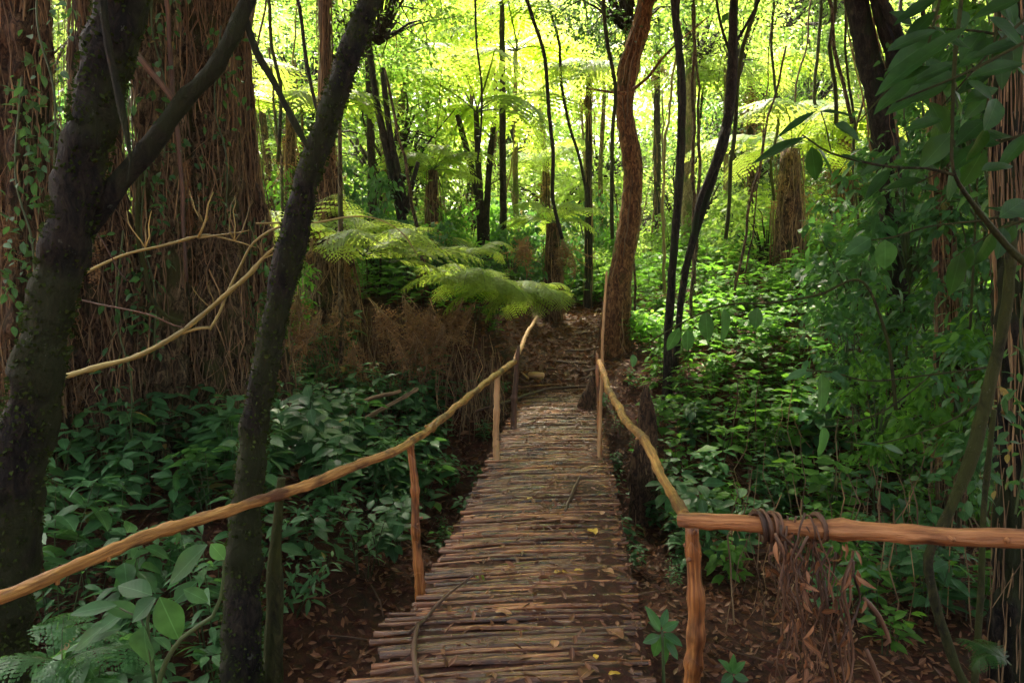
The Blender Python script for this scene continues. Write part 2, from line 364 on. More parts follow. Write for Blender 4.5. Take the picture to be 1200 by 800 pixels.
rail('yellowish pole handrail running down to the thick log', [(703, 424, 6.1), (712, 452, 5.2), (728, 484, 4.2), (750, 510, 3.4), (772, 550, 2.75), (790, 582, 2.35), (803, 607, 2.12)], [9, 11, 13, 14, 16, 18, 21], M['pole'], knots=8)
rail('wet split post carrying the log rail', [(811, 616, 2.12), (813, 700, 2.12), (811, 800, 2.12), (809, 900, 2.12), (808, 1000, 2.12)], [19, 22, 24, 25, 24], M['post'], 'post', rough=.22, seg=16)
rail('orange weathered post under the left handrail', [(480, 517, 3.38), (486, 580, 3.38), (489, 640, 3.38), (495, 712, 3.38), (497, 760, 3.38)], [10, 11, 13, 15, 15], M['post'], 'post', rough=.2)
rail('pale slim post under the left handrail', [(583, 440, 6.05), (582, 480, 6.05), (582, 540, 6.05), (582, 570, 6.05)], [8, 8, 9, 9], M['palepole'], 'post')
rail('dark post where the left handrail bends', [(608, 405, 7.4), (605, 430, 7.4), (603, 470, 7.4), (602, 504, 7.4), (602, 520, 7.4)], [4, 7, 8, 8, 8], M['twigb'], 'post')
rail('tall thin pale pole standing above the right handrail', [(711, 318, 5.9), (708, 370, 5.95), (706, 420, 6.0), (703, 480, 6.05), (702, 548, 6.05)], [3, 3.6, 4, 4.6, 5], M['palepole'], 'post')
rail('short dark post beside the tall thin pole', [(700, 414, 6.25), (701, 450, 6.2), (702, 500, 6.2), (703, 560, 6.2)], [4, 5, 6, 7], M['post'], 'post')
# vine lashing round the log
mb = MB()
for c, n_, rr in ((888, 9, .036), (952, 4, .036)):
    o0 = at(c, 616 if c < 900 else 618, 1.97 if c < 900 else 1.92)
    for k in range(n_):
        ph = RS.rand()*6; tilt = RS.uniform(-.5, .5); dxx = RS.uniform(-.035, .035) if c < 900 else RS.uniform(-.012, .012)
        R_ = rr*RS.uniform(.95, 1.3)
        P = [o0+np.array([dxx+tilt*R_*math.cos(t*.5+ph)+.006*t, R_*math.cos(t), R_*math.sin(t)]) for t in np.linspace(0, 6.6, 14)]
        tube(mb, P, RS.uniform(.003, .007), .02, 5, .2, 20, RS.rand())
o = build(mb, 'lashing', M['twigb'], br); o['label'] = 'brown vine wound round the log rail'

# ------------------------------------------------------------------ hanging tangle over the log
hv = thing('hanging_vine', 'tangle of dead vine and dry roots hanging from the thick log rail', 'dead vine', at(930, 620, 1.93))
mb = MB()
for k in range(40):
    px = RS.choice([RS.uniform(905, 960), RS.uniform(965, 1005)], p=[.65, .35]); y0 = RS.uniform(600, 640) if px < 960 else RS.uniform(640, 680)
    d = RS.uniform(1.84, 2.02); L = RS.uniform(80, 260); q = px; P = [at(q, y0, d)]
    for j in range(1, 9):
        q += RS.uniform(-10, 10)+(2 if px < 960 else -1); P.append(at(q, y0+L*j/8, d+RS.uniform(-.025, .025)))
    tube(mb, P, np.linspace(.0032, .0012, 9)*RS.uniform(.5, 1.6), .03, 5, .3, 20, RS.rand())
for pts in ([(1012, 700), (1030, 722), (1042, 750), (1036, 756)], [(1015, 760), (1030, 800), (1040, 840)]):
    tube(mb, [at(a, b, 1.9) for a, b in pts], [.006, .008, .008, .004][:len(pts)], .02, 6, .3, 20, .7)
build(mb, 'strands', M['twigb'], hv)
mb = MB(); n_ = 200
pos = np.array([at(RS.choice([RS.normal(934, 14), RS.normal(990, 11)], p=[.65, .35]), RS.uniform(625, 830), RS.uniform(1.83, 2.03)) for _ in range(n_)])
mb.inst(LEAFN, Rm(RS.rand(n_)*6.3, -RS.uniform(.3, 1.5, n_), RS.rand(n_)*6.3), pos, RS.uniform(.02, .06, n_), RS.rand(n_))
build(mb, 'dry_leaves', M['litter'], hv)

# ------------------------------------------------------------------ generic stems / trees
def world(path, d): return [at(p[0], p[1], d if len(p) < 4 else p[3]) for p in path]
def to_ground(P, r, flare=1.25):
    """continue a stem down into the ground, leaning as it already leans"""
    P = [np.array(p) for p in P]; a, b = P[0], P[-1]
    s = (b-a)/(abs(b[2]-a[2])+1e-6)
    for _ in range(60):
        gz = float(hgt(P[-1][0], P[-1][1]))
        if P[-1][2] < gz-.08: break
        q = P[-1]+np.array([s[0]*.2*.6, 0, -.25]); P.append(q); r = list(r)+[r[-1]*1.03]
    r = list(r); r[-1] *= flare
    return P, r
def fibres(mb, P, r, n, rad=(.003, .012), out=1.15, length=(.4, 1.6), step=.12, spread=.25):
    """strands of bark and root lying along a trunk"""
    P = np.array(P); P, r = spline(P, r, .15); T, U, B = frames(P)
    L = np.cumsum(np.r_[0, np.linalg.norm(np.diff(P, axis=0), axis=1)]); tot = L[-1]
    for k in range(n):
        l = RS.uniform(*length); s0 = RS.uniform(-.1, max(.05, tot-l*.6)); th = RS.rand()*2*PI; m_ = max(4, int(l/step)); Q = []; o_ = RS.uniform(1.0, out)
        dth = RS.normal(0, spread)
        for j in range(m_):
            s = np.clip(s0+l*j/(m_-1), 0, tot-1e-4); i = int(np.interp(s, L, np.arange(len(L)))); t = th+dth*j/m_*1.5+RS.normal(0, .05)
            rr = r[i]*(o_+RS.normal(0, .02)); Q.append(P[i]+T[i]*(s-L[i])+(U[i]*math.cos(t)+B[i]*math.sin(t))*rr)
        w = RS.uniform(*rad); tube(mb, Q, np.linspace(w*.7, w, m_), step, 4, 0, 1, RS.rand(), cap=False, wob=.004)
CROWN = {}
def crown_mesh(key, R, H, nclump, nleaf, size, mats, seed, flat=.45, tmpl=KITE, branches=True):
    """broad-leaved crown about the origin: limbs to many sprays of small leaves"""
    global RS
    keep = RS; RS = np.random.RandomState(seed); mb = MB()
    for k in range(nclump):
        u = RS.normal(size=3); u /= np.linalg.norm(u); rr = RS.uniform(.35, 1)**.6
        c = np.array([u[0]*R, u[1]*R, u[2]*H])*rr
        if branches and k % 2 == 0:
            mid = c*.5+RS.normal(0, .12*R, 3); tube(mb, [np.array([0, 0, -H*.7]), mid, c], [.022*R, .012*R, .004*R], .35, 5, mat=1, cap=False)
        cr = R*RS.uniform(.16, .34); n_ = int(nleaf*RS.uniform(.6, 1.3))
        p = RS.normal(size=(n_, 3))*np.array([cr, cr, cr*flat])*.6+c
        p[:, 2] -= .25*((p[:, 0]-c[0])**2+(p[:, 1]-c[1])**2)/cr
        out = np.arctan2(p[:, 1]-c[1], p[:, 0]-c[0])+RS.normal(0, .6, n_)
        mb.inst(tmpl, Rm(out, RS.normal(-.35, .4, n_), RS.normal(0, .5, n_)), p, size*RS.uniform(.6, 1.4, n_), np.clip(RS.normal(RS.uniform(.35, .65), .18, n_), .04, 1))
    CROWN[key] = mb.mesh('crown_'+key, mats); RS = keep
crown_mesh('a', 1.9, 1.3, 70, 60, .13, [M['canopy'], M['bark_dark']], 1)
crown_mesh('b', 1.7, 1.7, 70, 60, .11, [M['canopy'], M['bark_dark']], 2, .7)
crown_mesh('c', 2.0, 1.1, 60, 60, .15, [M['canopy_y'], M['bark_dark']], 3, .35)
crown_mesh('d', 1.8, 1.5, 75, 60, .12, [M['canopy_d'], M['bark_dark']], 4)
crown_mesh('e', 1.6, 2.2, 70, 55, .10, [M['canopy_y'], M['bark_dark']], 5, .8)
crown_mesh('top', 2.4, .9, 70, 95, .17, [M['canopy_d'], M['bark_dark']], 6)  # out-of-frame crown, added above the trunks to shade the foreground

def add_crown(root, key, p, s=1., rz=None, nm='crown', sz=None):
    o = link(nm, CROWN[key], root); o.location = np.array(p)-np.array(root.location)
    o.rotation_euler = (RS.normal(0, .1), RS.normal(0, .1), RS.rand()*6.3 if rz is None else rz); o.scale = (s, s, s if sz is None else sz); return o
def tree(name, label, cat, path, d, m, group=None, rough=.16, seg=10, step=.15, branches=(), crown=None, ground=True, fq=5, fib=0, fibr=(.003, .01), trunk_name='trunk', knots=0, ridge=0):
    P = world(path, d); r = [p[2]/2*(.86 if name == 'mossy_tree' else .95)*q[1]/F for p, q in zip(path, P)]
    if ground: P, r = to_ground(P, r)
    root = thing(name, label, cat, P[-1], group)
    mb = MB(); tube(mb, P, r, step, seg, rough, fq, knots=knots, ridge=ridge); build(mb, trunk_name, m, root)
    if fib: mb = MB(); fibres(mb, P, r, fib, fibr); build(mb, 'root_fibres', M['fibre'], root)
    for bp, bd in branches:
        BP = world(bp, bd); mb = MB(); tube(mb, BP, [p[2]/2*q[1]/F for p, q in zip(bp, BP)], min(step, .1), 8, rough, fq); build(mb, 'branch', m, root)
    for cr in (crown or []): add_crown(root, *cr)
    return root, P, r

# big foreground trees
A, AP, Ar = tree('mossy_tree', 'thick black mossy trunk leaning at the left border of the picture', 'tree',
    [(185, -420, 50), (168, -150, 54), (142, 0, 60), (118, 100, 60), (98, 190, 56), (78, 280, 56), (60, 360, 56), (42, 450, 60), (26, 530, 64), (14, 620, 66), (4, 720, 68), (0, 800, 70), (-4, 900, 74)], 2.4, M['bark_moss'], rough=.30, seg=26, step=.035, fq=9,
    branches=[([(92, 278, 30), (125, 232, 26), (165, 185, 22), (213, 122, 20), (255, 75, 18), (290, 0, 17), (312, -70, 14), (340, -200, 10)], 2.45),
              ([(286, 15, 8), (300, 60, 8), (320, 95, 8), (343, 140, 7), (362, 175, 5)], 2.47),
              ([(118, -40, 8), (122, 20, 9), (130, 70, 9), (141, 120, 10), (149, 162, 6), (153, 190, 3), (150, 215, 1.5)], 2.25)],
    crown=[('top', (-2.2, 3.0, 7.2), 1.3), ('top', (-.5, 1.8, 8), 1.3)])
B, BP_, Br_ = tree('mossy_tree', 'dark crooked mossy trunk crossing in front of the left handrail area', 'tree',
    [(500, -420, 22), (468, -120, 25), (434, 0, 28), (404, 80, 31), (380, 150, 32), (357, 220, 34), (339, 300, 38), (322, 370, 34), (311, 430, 34), (299, 500, 37), (289, 600, 42), (284, 700, 50), (283, 800, 56), (282, 860, 62)], 3.0, M['bark_moss'], rough=.26, seg=24, step=.035, fq=8,
    crown=[('top', (.8, 4.2, 7.6), 1.3), ('top', (-.8, 5.6, 8.2), 1.25)])
B['label'] = 'dark crooked mossy trunk seen behind the long left handrail'
A['label'] = 'thickest black mossy trunk, leaning, with a long forked side branch'
tree('sapling', 'short green mossy stem beside the foot of the dark crooked trunk', 'sapling', [(330, 560, 9), (326, 600, 12), (322, 660, 18), (321, 740, 24), (318, 810, 26)], 3.15, M['bark_green'], rough=.25, seg=12, step=.05)
# moss tufts and small leaves on the two trunks
def moss(root, P, r, n, size=.02, sp=1.0, m='canopy_d'):
    P2, r2 = spline(P, r, .05); T, U, B_ = frames(P2); i = RS.randint(0, len(P2), n); th = RS.rand(n)*2*PI
    dirv = U[i]*np.cos(th)[:, None]+B_[i]*np.sin(th)[:, None]
    pos = P2[i]+dirv*(r2[i]*.97)[:, None]+T[i]*RS.uniform(-.04, .04, n)[:, None]
    yaw = np.arctan2(dirv[:, 1], dirv[:, 0])+RS.normal(0, .7, n); pit = RS.normal(.2, .6, n)
    mb = MB(); mb.inst(KITEW, Rm(yaw, pit, RS.rand(n)*6), pos, size*RS.uniform(.4, 1.6, n), RS.uniform(.1, .7, n)); build(mb, 'moss', M[m], root)
moss(A, AP, Ar, 9000, .016, m='moss'); moss(B, BP_, Br_, 7500, .015, m='moss')

# big fibrous trunks behind on the left
def fib_tree(label, path, d, m, n, group=None, rad=(.0015, .009), name='tree', cat='tree', crown=None, out=1.2, ridge=.16, spread=.3, rough=.5):
    P = world(path, d); r = [p[2]/2*q[1]/F for p, q in zip(path, P)]; P, r = to_ground(P, r)
    root = thing(name, label, cat, P[-1], group); mb = MB(); tube(mb, P, r, .07, 36, rough, 5, ridge=ridge); build(mb, 'trunk', m, root)
    mb = MB(); fibres(mb, P, r, n*2, rad, out, spread=spread); fibres(mb, P, r, n, (rad[0], rad[1]*.5), out*1.3, spread=spread*2.5); build(mb, 'root_fibres', M['fibre'], root)
    for cr in (crown or []): add_crown(root, *cr)
    return root, P, r
fib_tree('broad brown fibrous trunk at the edge behind the thickest black trunk', [(18, -160, 56), (18, 0, 60), (24, 200, 58), (30, 420, 64)], 5.4, M['bark_red'], 130)
fib_tree('red-brown trunk wrapped in hanging roots behind the black side branch', [(112, -160, 34), (110, 0, 38), (112, 200, 48), (118, 300, 64), (120, 430, 76)], 6.0, M['bark_red'], 210, out=1.3)
fib_tree('grey lichen-covered trunk beside the red-brown root-wrapped one', [(182, -160, 40), (180, 0, 42), (186, 200, 46), (190, 420, 54)], 6.3, M['bark_grey'], 40, rad=(.004, .01))
fib_tree('widest brown trunk, covered in long vertical roots, under the bare yellow branches', [(238, -160, 58), (236, 0, 60), (240, 200, 64), (244, 330, 72), (246, 430, 86)], 6.9, M['bark_grey'], 260, out=1.25, crown=[('top', (-2.2, 8.2, 9), 1.4)])
fib_tree('ragged reddish trunk between the widest root-covered trunk and the crooked dark one', [(280, -160, 12), (281, 60, 18), (286, 200, 30), (292, 300, 50), (300, 430, 64)], 7.4, M['bark_red'], 150, out=1.45)
fib_tree('dim brown trunk hung with dead roots, seen just past the crooked dark one', [(380, -160, 8), (382, 120, 12), (384, 250, 30), (388, 340, 46), (392, 430, 52)], 9.6, M['bark_red'], 110, out=1.5)
def vine(label, pts, d, m, name='hanging_vine', cat='vine', group=None, step=.08, rough=.1, wob=.006):
    P = world(pts, d); r = [p[2]/2*q[1]/F for p, q in zip(pts, P)]
    mb = MB(); tube(mb, P, r, step, 7, rough, 8, wob=wob); o = build(mb, name, m); tag(o, label, cat, group); return o
vine('straight pale vine hanging down the front of the widest root-covered trunk', [(190, -80, 5), (196, 20, 5), (203, 100, 5.5), (210, 180, 5.5), (215, 260, 5), (219, 330, 4)], 5.9, M['twigb'])
vine('thin dark vine crossing the grey lichen-covered trunk', [(158, 60, 7), (172, 80, 7), (190, 100, 7), (205, 122, 5)], 5.6, M['twigb'])
vine('looped liana over the grey trunk below the side branch', [(165, 200, 4), (160, 260, 5), (168, 310, 6), (178, 350, 6), (196, 372, 5), (216, 378, 4)], 5.8, M['bark_green'])

# bare branches reaching across on the left
def bare(label, main, d, twigs, m, name='bare_branch'):
    P = world(main, d); root = thing(name, label, 'branch', P[0])
    mb = MB(); tube(mb, P, [p[2]*.33*q[1]/F for p, q in zip(main, P)], .03, 9, .3, 18, .5, knots=14, wob=.012); build(mb, 'limb', m, root)
    for t in twigs:
        mb = MB(); Q = world(t, d); tube(mb, Q, [p[2]/2*q[1]/F for p, q in zip(t, Q)], .04, 5, .1, 12, RS.rand(), wob=.008); build(mb, 'twig', m, root)
    return root
def twig_fan(cx, cy, n, L=60):
    out = []
    for _ in range(n):
        a = RS.uniform(-2.6, -.3); x, y = cx, cy; t = [(x, y, 1.8)]
        for k in range(4): x += math.cos(a)*L*RS.uniform(.15, .35); y += math.sin(a)*L*RS.uniform(.15, .35); a += RS.normal(0, .4); t.append((x, y, 1.6-.3*k))
        out.append(t)
    return out
bare('thick bare yellow-green branch rising from the thickest black trunk', [(20, 462, 9), (65, 445, 10), (110, 431, 10), (170, 410, 9), (210, 392, 9), (250, 362, 8), (285, 330, 8), (308, 302, 6), (322, 290, 4)], 4.0,
     [[(200, 396, 5), (230, 386, 4), (246, 384, 4)], [(246, 386, 3), (258, 365, 3.5), (266, 345, 3.5), (275, 325, 3), (284, 306, 3), (292, 290, 3), (305, 278, 3), (330, 266, 3), (362, 258, 2)]]+twig_fan(308, 303, 4, 45)+twig_fan(250, 362, 2, 40), M['twig'])
bare('slender bare yellow branch above the thick one, arching across', [(60, 350, 4), (90, 325, 5), (125, 305, 5), (170, 290, 4.5), (232, 279, 4), (275, 283, 2.5), (300, 290, 2)], 3.9,
     [[(232, 279, 3), (240, 258, 2.5), (243, 240, 2), (250, 225, 1.5)], [(234, 279, 2.5), (262, 273, 2), (292, 270, 1.5)]]+twig_fan(238, 262, 3, 45)+twig_fan(170, 290, 3, 50)+twig_fan(275, 283, 3, 50), M['twig'])
bare('hair-thin bare brown branch crossing below the two yellow ones', [(85, 350, 2.5), (130, 356, 2.5), (170, 368, 2.5), (205, 382, 2.5), (216, 384, 2)], 3.8, [[(150, 330, 1.5), (140, 320, 1.5), (118, 280, 2), (100, 262, 2)]], M['twigb'])
bare('pale arching twig reaching past the crooked trunk over the fern', [(300, 262, 3), (345, 260, 3), (370, 258, 3), (400, 254, 3), (440, 258, 2.5), (470, 275, 2), (490, 300, 1.5)], 4.6, twig_fan(345, 260, 3, 40), M['twig'])
bare('pair of dead brown sticks slanting in the herbs beside the bridge', [(405, 505, 7), (430, 490, 7), (455, 476, 7), (490, 455, 6)], 7.3, [[(398, 482, 5), (430, 470, 5), (470, 458, 5)]], M['fibre'], 'dead_stick')

# ------------------------------------------------------------------ mid-distance named trees
T_ = tree
T_('tree', 'thin dark trunk forking in two, between crooked trunk and three-stemmed fern', 'tree', [(430, 30, 7), (440, 110, 8), (452, 170, 9), (463, 220, 11), (472, 260, 12), (476, 300, 13)], 12, M['bark_dark'], branches=[([(448, 80, 6), (456, 150, 7), (466, 200, 8), (474, 245, 10)], 12), ([(490, 190, 5), (482, 220, 6), (476, 250, 7)], 12)], crown=[('a', (-2.3, 12.3, 6.5), .8)])
T_('tree', 'thin dark straight trunk just past the crooked one', 'tree', [(430, 60, 6), (434, 150, 9), (436, 220, 11), (437, 300, 12)], 12.8, M['bark_dark'], crown=[('b', (-3.0, 13.2, 6.6), .8)])
T_('tree', 'slim vertical grey stem behind the arching fern', 'tree', [(398, 120, 5), (399, 250, 6), (400, 400, 7)], 8.6, M['bark_grey'])
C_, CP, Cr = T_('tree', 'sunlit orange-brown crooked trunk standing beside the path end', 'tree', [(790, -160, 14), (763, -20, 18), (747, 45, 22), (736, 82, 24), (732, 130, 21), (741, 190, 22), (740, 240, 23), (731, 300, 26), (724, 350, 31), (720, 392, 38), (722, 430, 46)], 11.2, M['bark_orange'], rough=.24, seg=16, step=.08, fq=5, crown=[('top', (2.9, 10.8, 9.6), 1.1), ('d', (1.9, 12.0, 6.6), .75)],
    branches=[([(742, 105, 4), (760, 90, 3.5), (775, 70, 3), (795, 50, 2), (830, 20, 2)], 10.4), ([(735, 110, 4), (715, 108, 3), (690, 104, 2)], 10.6)])
mb = MB(); fibres(mb, CP, Cr, 60, (.006, .014), 1.1); build(mb, 'loose_bark', M['fibre'], C_)
T_('tree', 'straight thin dark trunk first right of the orange-brown one', 'tree', [(786, -100, 8), (790, 0, 9), (796, 60, 10), (799, 110, 10), (797, 200, 10), (790, 290, 10), (783, 390, 11)], 9.0, M['bark_dark'], rough=.2, crown=[('top', (2.1, 9.2, 8.4), .8)])
T_('tree', 'leaning dark trunk made of two twined stems over the bright herbs', 'tree', [(868, -100, 9), (860, 0, 10), (858, 80, 12), (853, 140, 13), (838, 200, 12), (822, 250, 10), (806, 305, 9), (797, 360, 8)], 9.6, M['bark_dark'], rough=.2, branches=[([(850, 150, 8), (836, 195, 8), (820, 235, 7), (812, 280, 6), (800, 320, 5)], 9.5), ([(856, 60, 4), (880, 20, 3), (900, -20, 3)], 9.6), ([(858, 70, 4), (845, 30, 3), (838, -10, 3)], 9.7)], crown=[('top', (3.1, 9.8, 8.8), .9), ('a', (3.5, 11.2, 6.6), .55)])
T_('tree', 'pale cream trunk glowing behind the leaning twined trunk', 'tree', [(812, -60, 11), (810, 60, 13), (808, 160, 14), (806, 240, 15), (805, 300, 16)], 17.5, M['bark_pale'], crown=[('c', (4.7, 17.5, 7.9), 1)])
T_('tree', 'thin pale stem right of the glowing cream trunk', 'tree', [(850, 60, 4), (851, 170, 6), (850, 260, 6)], 17, M['bark_pale'], crown=[('e', (5.4, 17, 7.6), .8)])
F1, FP, Fr = T_('tree', 'dark forked trunk behind the big glossy leaves, upper right', 'tree', [(992, -160, 20), (1003, -10, 24), (1014, 50, 27), (1028, 110, 29), (1040, 190, 27), (1046, 260, 26), (1052, 340, 26)], 7.6, M['bark_dark'], rough=.25, seg=14, step=.08, branches=[([(1010, -120, 9), (1024, -10, 11), (1036, 35, 13), (1046, 72, 15), (1034, 120, 14)], 7.5), ([(1020, -30, 9), (1048, 30, 11), (1062, 58, 12), (1082, 66, 8), (1100, 40, 6)], 7.4)], crown=[('top', (4.4, 7.6, 7.6), 1.2)], fib=50)
fib_tree('reddish root-covered trunk rising from the right-hand herbs', [(1096, 60, 12), (1102, 220, 16), (1108, 320, 19), (1112, 420, 22), (1114, 500, 26)], 6.2, M['bark_red'], 110, crown=[('top', (4.4, 6.3, 7.8), 1.2)])
fib_tree('dark brown root-covered trunk close to the right border of the picture', [(1186, -160, 22), (1184, 0, 24), (1182, 200, 28), (1188, 400, 32), (1192, 560, 36)], 4.2, M['bark_moss'], 60, crown=[('top', (4.0, 3.8, 7.0), 1.3)])
T_('sapling', 'crooked green mossy stem curving down to the thick log rail', 'sapling', [(1186, 260, 12), (1182, 340, 12), (1170, 410, 13), (1156, 465, 15), (1145, 510, 16), (1134, 550, 15), (1118, 585, 12), (1104, 618, 12), (1088, 650, 12), (1092, 690, 12), (1106, 740, 12), (1120, 780, 12), (1134, 815, 12)], 3.4, M['bark_green'], rough=.28, seg=12, step=.05, fq=10)
T_('sapling', 'thin mossy stem hanging beside the crooked green one', 'sapling', [(1165, 480, 6), (1156, 560, 7), (1152, 610, 7), (1150, 680, 8)], 3.6, M['bark_green'], rough=.25, step=.06)
for lb, pth, d in (('short fibrous red-brown stump behind the yellowish right handrail', [(757, 452, 5), (757, 465, 12), (758, 495, 20), (756, 545, 34)], 7.0), ('squat dark red stump at the far end of the bridge', [(697, 440, 8), (690, 470, 22), (684, 505, 34)], 8.6)):
    P = world(pth, d); P, r = to_ground(P, [p[2]/2*d/F for p in pth]); root = thing('tree_stump', lb, 'stump', P[-1])
    mb = MB(); tube(mb, P, r, .05, 14, .35, 7, ridge=.1); build(mb, 'stump', M['bark_red'], root); mb = MB(); fibres(mb, P, r, 45, (.003, .008), 1.1, (.15, .35), .06); build(mb, 'root_fibres', M['fibre'], root)

# ------------------------------------------------------------------ ferns
def frond(L=1.6, pairs=26, wid=.38, arch=1.0, up=.9, npin=7, seed=0, dead=False):
    """bipinnate frond: rachis from the origin along +X, rising then arching over"""
    rs = np.random.RandomState(seed); mb = MB(); n = 22; s = np.linspace(0, 1, n); ang = up-(up+arch)*s**1.1
    ds = L/(n-1); x = np.cumsum(np.r_[0, np.cos(ang[:-1])*ds]); z = np.cumsum(np.r_[0, np.sin(ang[:-1])*ds])
    P = np.stack([x, 0.03*np.sin(s*4+seed), z], 1)
    tube(mb, P[::3].tolist()+[P[-1]], np.linspace(.011, .002, len(P[::3])+1)*L/1.6, .12, 4, mat=1, cap=False)
    pin = []   # one pinna, unit long, toothed both sides
    V = []; Q = []; tcs = []
    for j in range(npin):
        x0, x1 = j/npin, (j+.78)/npin; w = .17*(1-(j/npin)**1.6)+.02
        for sg in (1, -1):
            b = len(V); V += [[x0, 0, 0], [x0+.01, sg*w*.75, .01], [x0+.06, sg*w, -.01], [x1, 0, 0]]; tcs += [[x0, 0, 0], [x0, sg*.5, 0], [x0, sg, 0], [x1, 0, 0]]
            Q.append([b, b+3, b+2, b+1] if sg > 0 else [b, b+1, b+2, b+3])
    V = np.array(V, float); V[:, 2] -= .22*V[:, 0]**2
    tm = (V, np.array(Q), np.zeros((0, 3), int), np.array(tcs))
    t = np.linspace(.14, .985, pairs); i = np.interp(t, s, np.arange(n)); base = np.stack([np.interp(i, np.arange(n), P[:, k]) for k in range(3)], 1); a = np.interp(t, s, ang)
    prof = np.sin(PI*np.clip((t-.05)/1.0, 0, 1))**.6*(1-.45*t); prof = prof/prof.max()
    for sg in (1, -1):
        keep = rs.rand(pairs) > (.25 if dead else .03)
        yaw = sg*(1.2-.35*t)+rs.normal(0, .05 if not dead else .35, pairs); pit = (-.12 if not dead else -.7)+rs.normal(0, .06 if not dead else .4, pairs)
        Rl = Rm(np.zeros(pairs), a, 0)@Rm(yaw, pit, rs.normal(0, .1 if not dead else .9, pairs))
        Ls = prof*wid*L*rs.uniform(.93, 1.05, pairs)*(1 if not dead else .7); S = np.stack([Ls, Ls*(.52 if not dead else .6), Ls], 1)
        mb.inst(tm, Rl[keep], base[keep], S[keep], np.clip(rs.normal(.55, .12, pairs), .1, 1)[keep])
    return mb
def tmpl_of(mb):
    V, Q, T, t = mb.arrays(); return V, Q, T, t, np.concatenate(mb.var), np.concatenate(mb.qm or [np.zeros(0)]), np.concatenate(mb.tm or [np.zeros(0)])
def put(mb, tp, R, P, S=1.0, dv=0.0):
    V, Q, T, t, va, qm, tm = tp; base = mb.n
    mb.V.append((V*S)@R.T+P); mb.var.append(np.clip(va+dv, 0.02, 1)); mb.tc.append(t)
    if len(Q): mb.Q.append(Q+base); mb.qm.append(qm)
    if len(T): mb.T.append(T+base); mb.tm.append(tm)
    mb.n += len(V)
FR = [tmpl_of(frond(1.6, 26, .36, a, u, 6, sd)) for sd, (a, u) in enumerate([(.7, .55), (1.1, .9), (.4, .35), (1.0, .5)])]
DF = [tmpl_of(frond(1.5, 20, .26, 1.5, -.2, 4, 20+sd, True)) for sd in range(2)]
def fern_crown(seed, n=10, S=1.0):
    rs = np.random.RandomState(seed); mb = MB()
    for k in range(n):
        put(mb, FR[rs.randint(4)], Rm(k/n*2*PI+rs.normal(0, .15), rs.normal(.05, .15), rs.normal(0, .12)), np.array([0, 0, 0.]), S*rs.uniform(.8, 1.15), rs.normal(0, .12))
    return mb.mesh('fern_crown', [M['fern'], M['stem']])
FC = [fern_crown(1), fern_crown(2, 9), fern_crown(3, 11)]
def dead_skirt(seed, n=12):
    rs = np.random.RandomState(seed); mb = MB()
    for k in range(n): put(mb, DF[rs.randint(2)], Rm(rs.rand()*6.3, -1.0+rs.normal(0, .15), rs.normal(0, .5)), np.array([0, 0, -.05-rs.rand()*.3]), rs.uniform(.5, .9), rs.normal(0, .2))
    return mb.mesh('dead_skirt', [M['deadfern'], M['fibre']])
DS = [dead_skirt(5), dead_skirt(6)]
def tree_fern(label, px, py, d, w, s=1.2, lean=0, skirt=True, tone='bark_red', base_px=None, group=None, fib=70, extra=()):
    top = at(px, py, d); b = at(base_px if base_px is not None else px, 320, d); gz = float(hgt(b[0], d)); b[2] = gz-.1
    root = thing('tree_fern', label, 'tree fern', b, group); r = w/2*d/F
    P = [top, top*.6+b*.4+np.array([lean, 0, 0]), b]; mb = MB(); tube(mb, P, [r*.75, r, r*1.25], .12, 10, .25, 6); build(mb, 'trunk', M[tone], root)
    for ex in extra:
        Q = world(ex, d); Q, rr = to_ground(Q, [p[2]/2*d/F for p in ex]); mb = MB(); tube(mb, Q, rr, .12, 8, .2, 6); build(mb, 'trunk', M[tone], root)
    if fib: mb = MB(); fibres(mb, P, [r*.75, r, r*1.25], fib, (.004, .012), 1.5, (.2, .8)); build(mb, 'root_fibres', M['fibre'], root)
    o = link('crown', FC[RS.randint(3)], root); o.location = top-b; o.rotation_euler = (RS.normal(0, .08), RS.normal(0, .08), RS.rand()*6.3); o.scale = (s, s, s)
    if skirt: o = link('dead_fronds', DS[RS.randint(2)], root); o.location = top-b-np.array([0, 0, .05]); o.rotation_euler = (0, 0, RS.rand()*6.3); o.scale = (s*.8,)*3
    return root
tree_fern('tree fern with three slender dark stems under a wide bright crown, mid-picture', 558, 132, 15, 8, 1.8, tone='bark_dark', base_px=566, skirt=False, fib=0, extra=[[(536, 135, 6), (548, 180, 7), (561, 240, 8), (566, 330, 9)], [(578, 150, 6), (573, 200, 7), (570, 260, 8), (568, 330, 9)]])
tree_fern('tall tree fern with one pale thin stem directly above the path', 604, 60, 17, 6, 1.9, tone='bark_pale', skirt=False, fib=0)
tree_fern('tree fern whose dark stem leaves the top of the picture', 588, -30, 15, 7, 1.3, tone='bark_dark', base_px=590, skirt=False, fib=0)
tree_fern('tree fern with drooping crown left of the orange-brown trunk', 690, 90, 16, 8, 1.1, tone='bark_dark')
tree_fern('low tree fern in light behind the orange-brown trunk', 640, 190, 21, 10, 1.2)
tree_fern('tree fern with shaggy red-brown trunk standing over the bright herbs', 925, 175, 12.5, 26, 1.3, fib=150)
tree_fern('tree fern with shaggy skirt beyond the dark forked trunk', 990, 150, 14, 18, 1.4, fib=110)
tree_fern('tree fern glowing yellow high behind the crooked dark trunk', 470, 20, 18, 8, 2.0, tone='bark_dark')
tree_fern('small tree fern with brown trunk below the forked thin trunk', 507, 200, 13.5, 14, .8, fib=90)
tree_fern('small shaggy tree fern at the head of the path', 648, 262, 14.5, 18, .8, fib=120)
tree_fern('tree fern crown seen between the crooked trunk and the widest trunk', 340, 130, 12, 12, 1.3, fib=60)
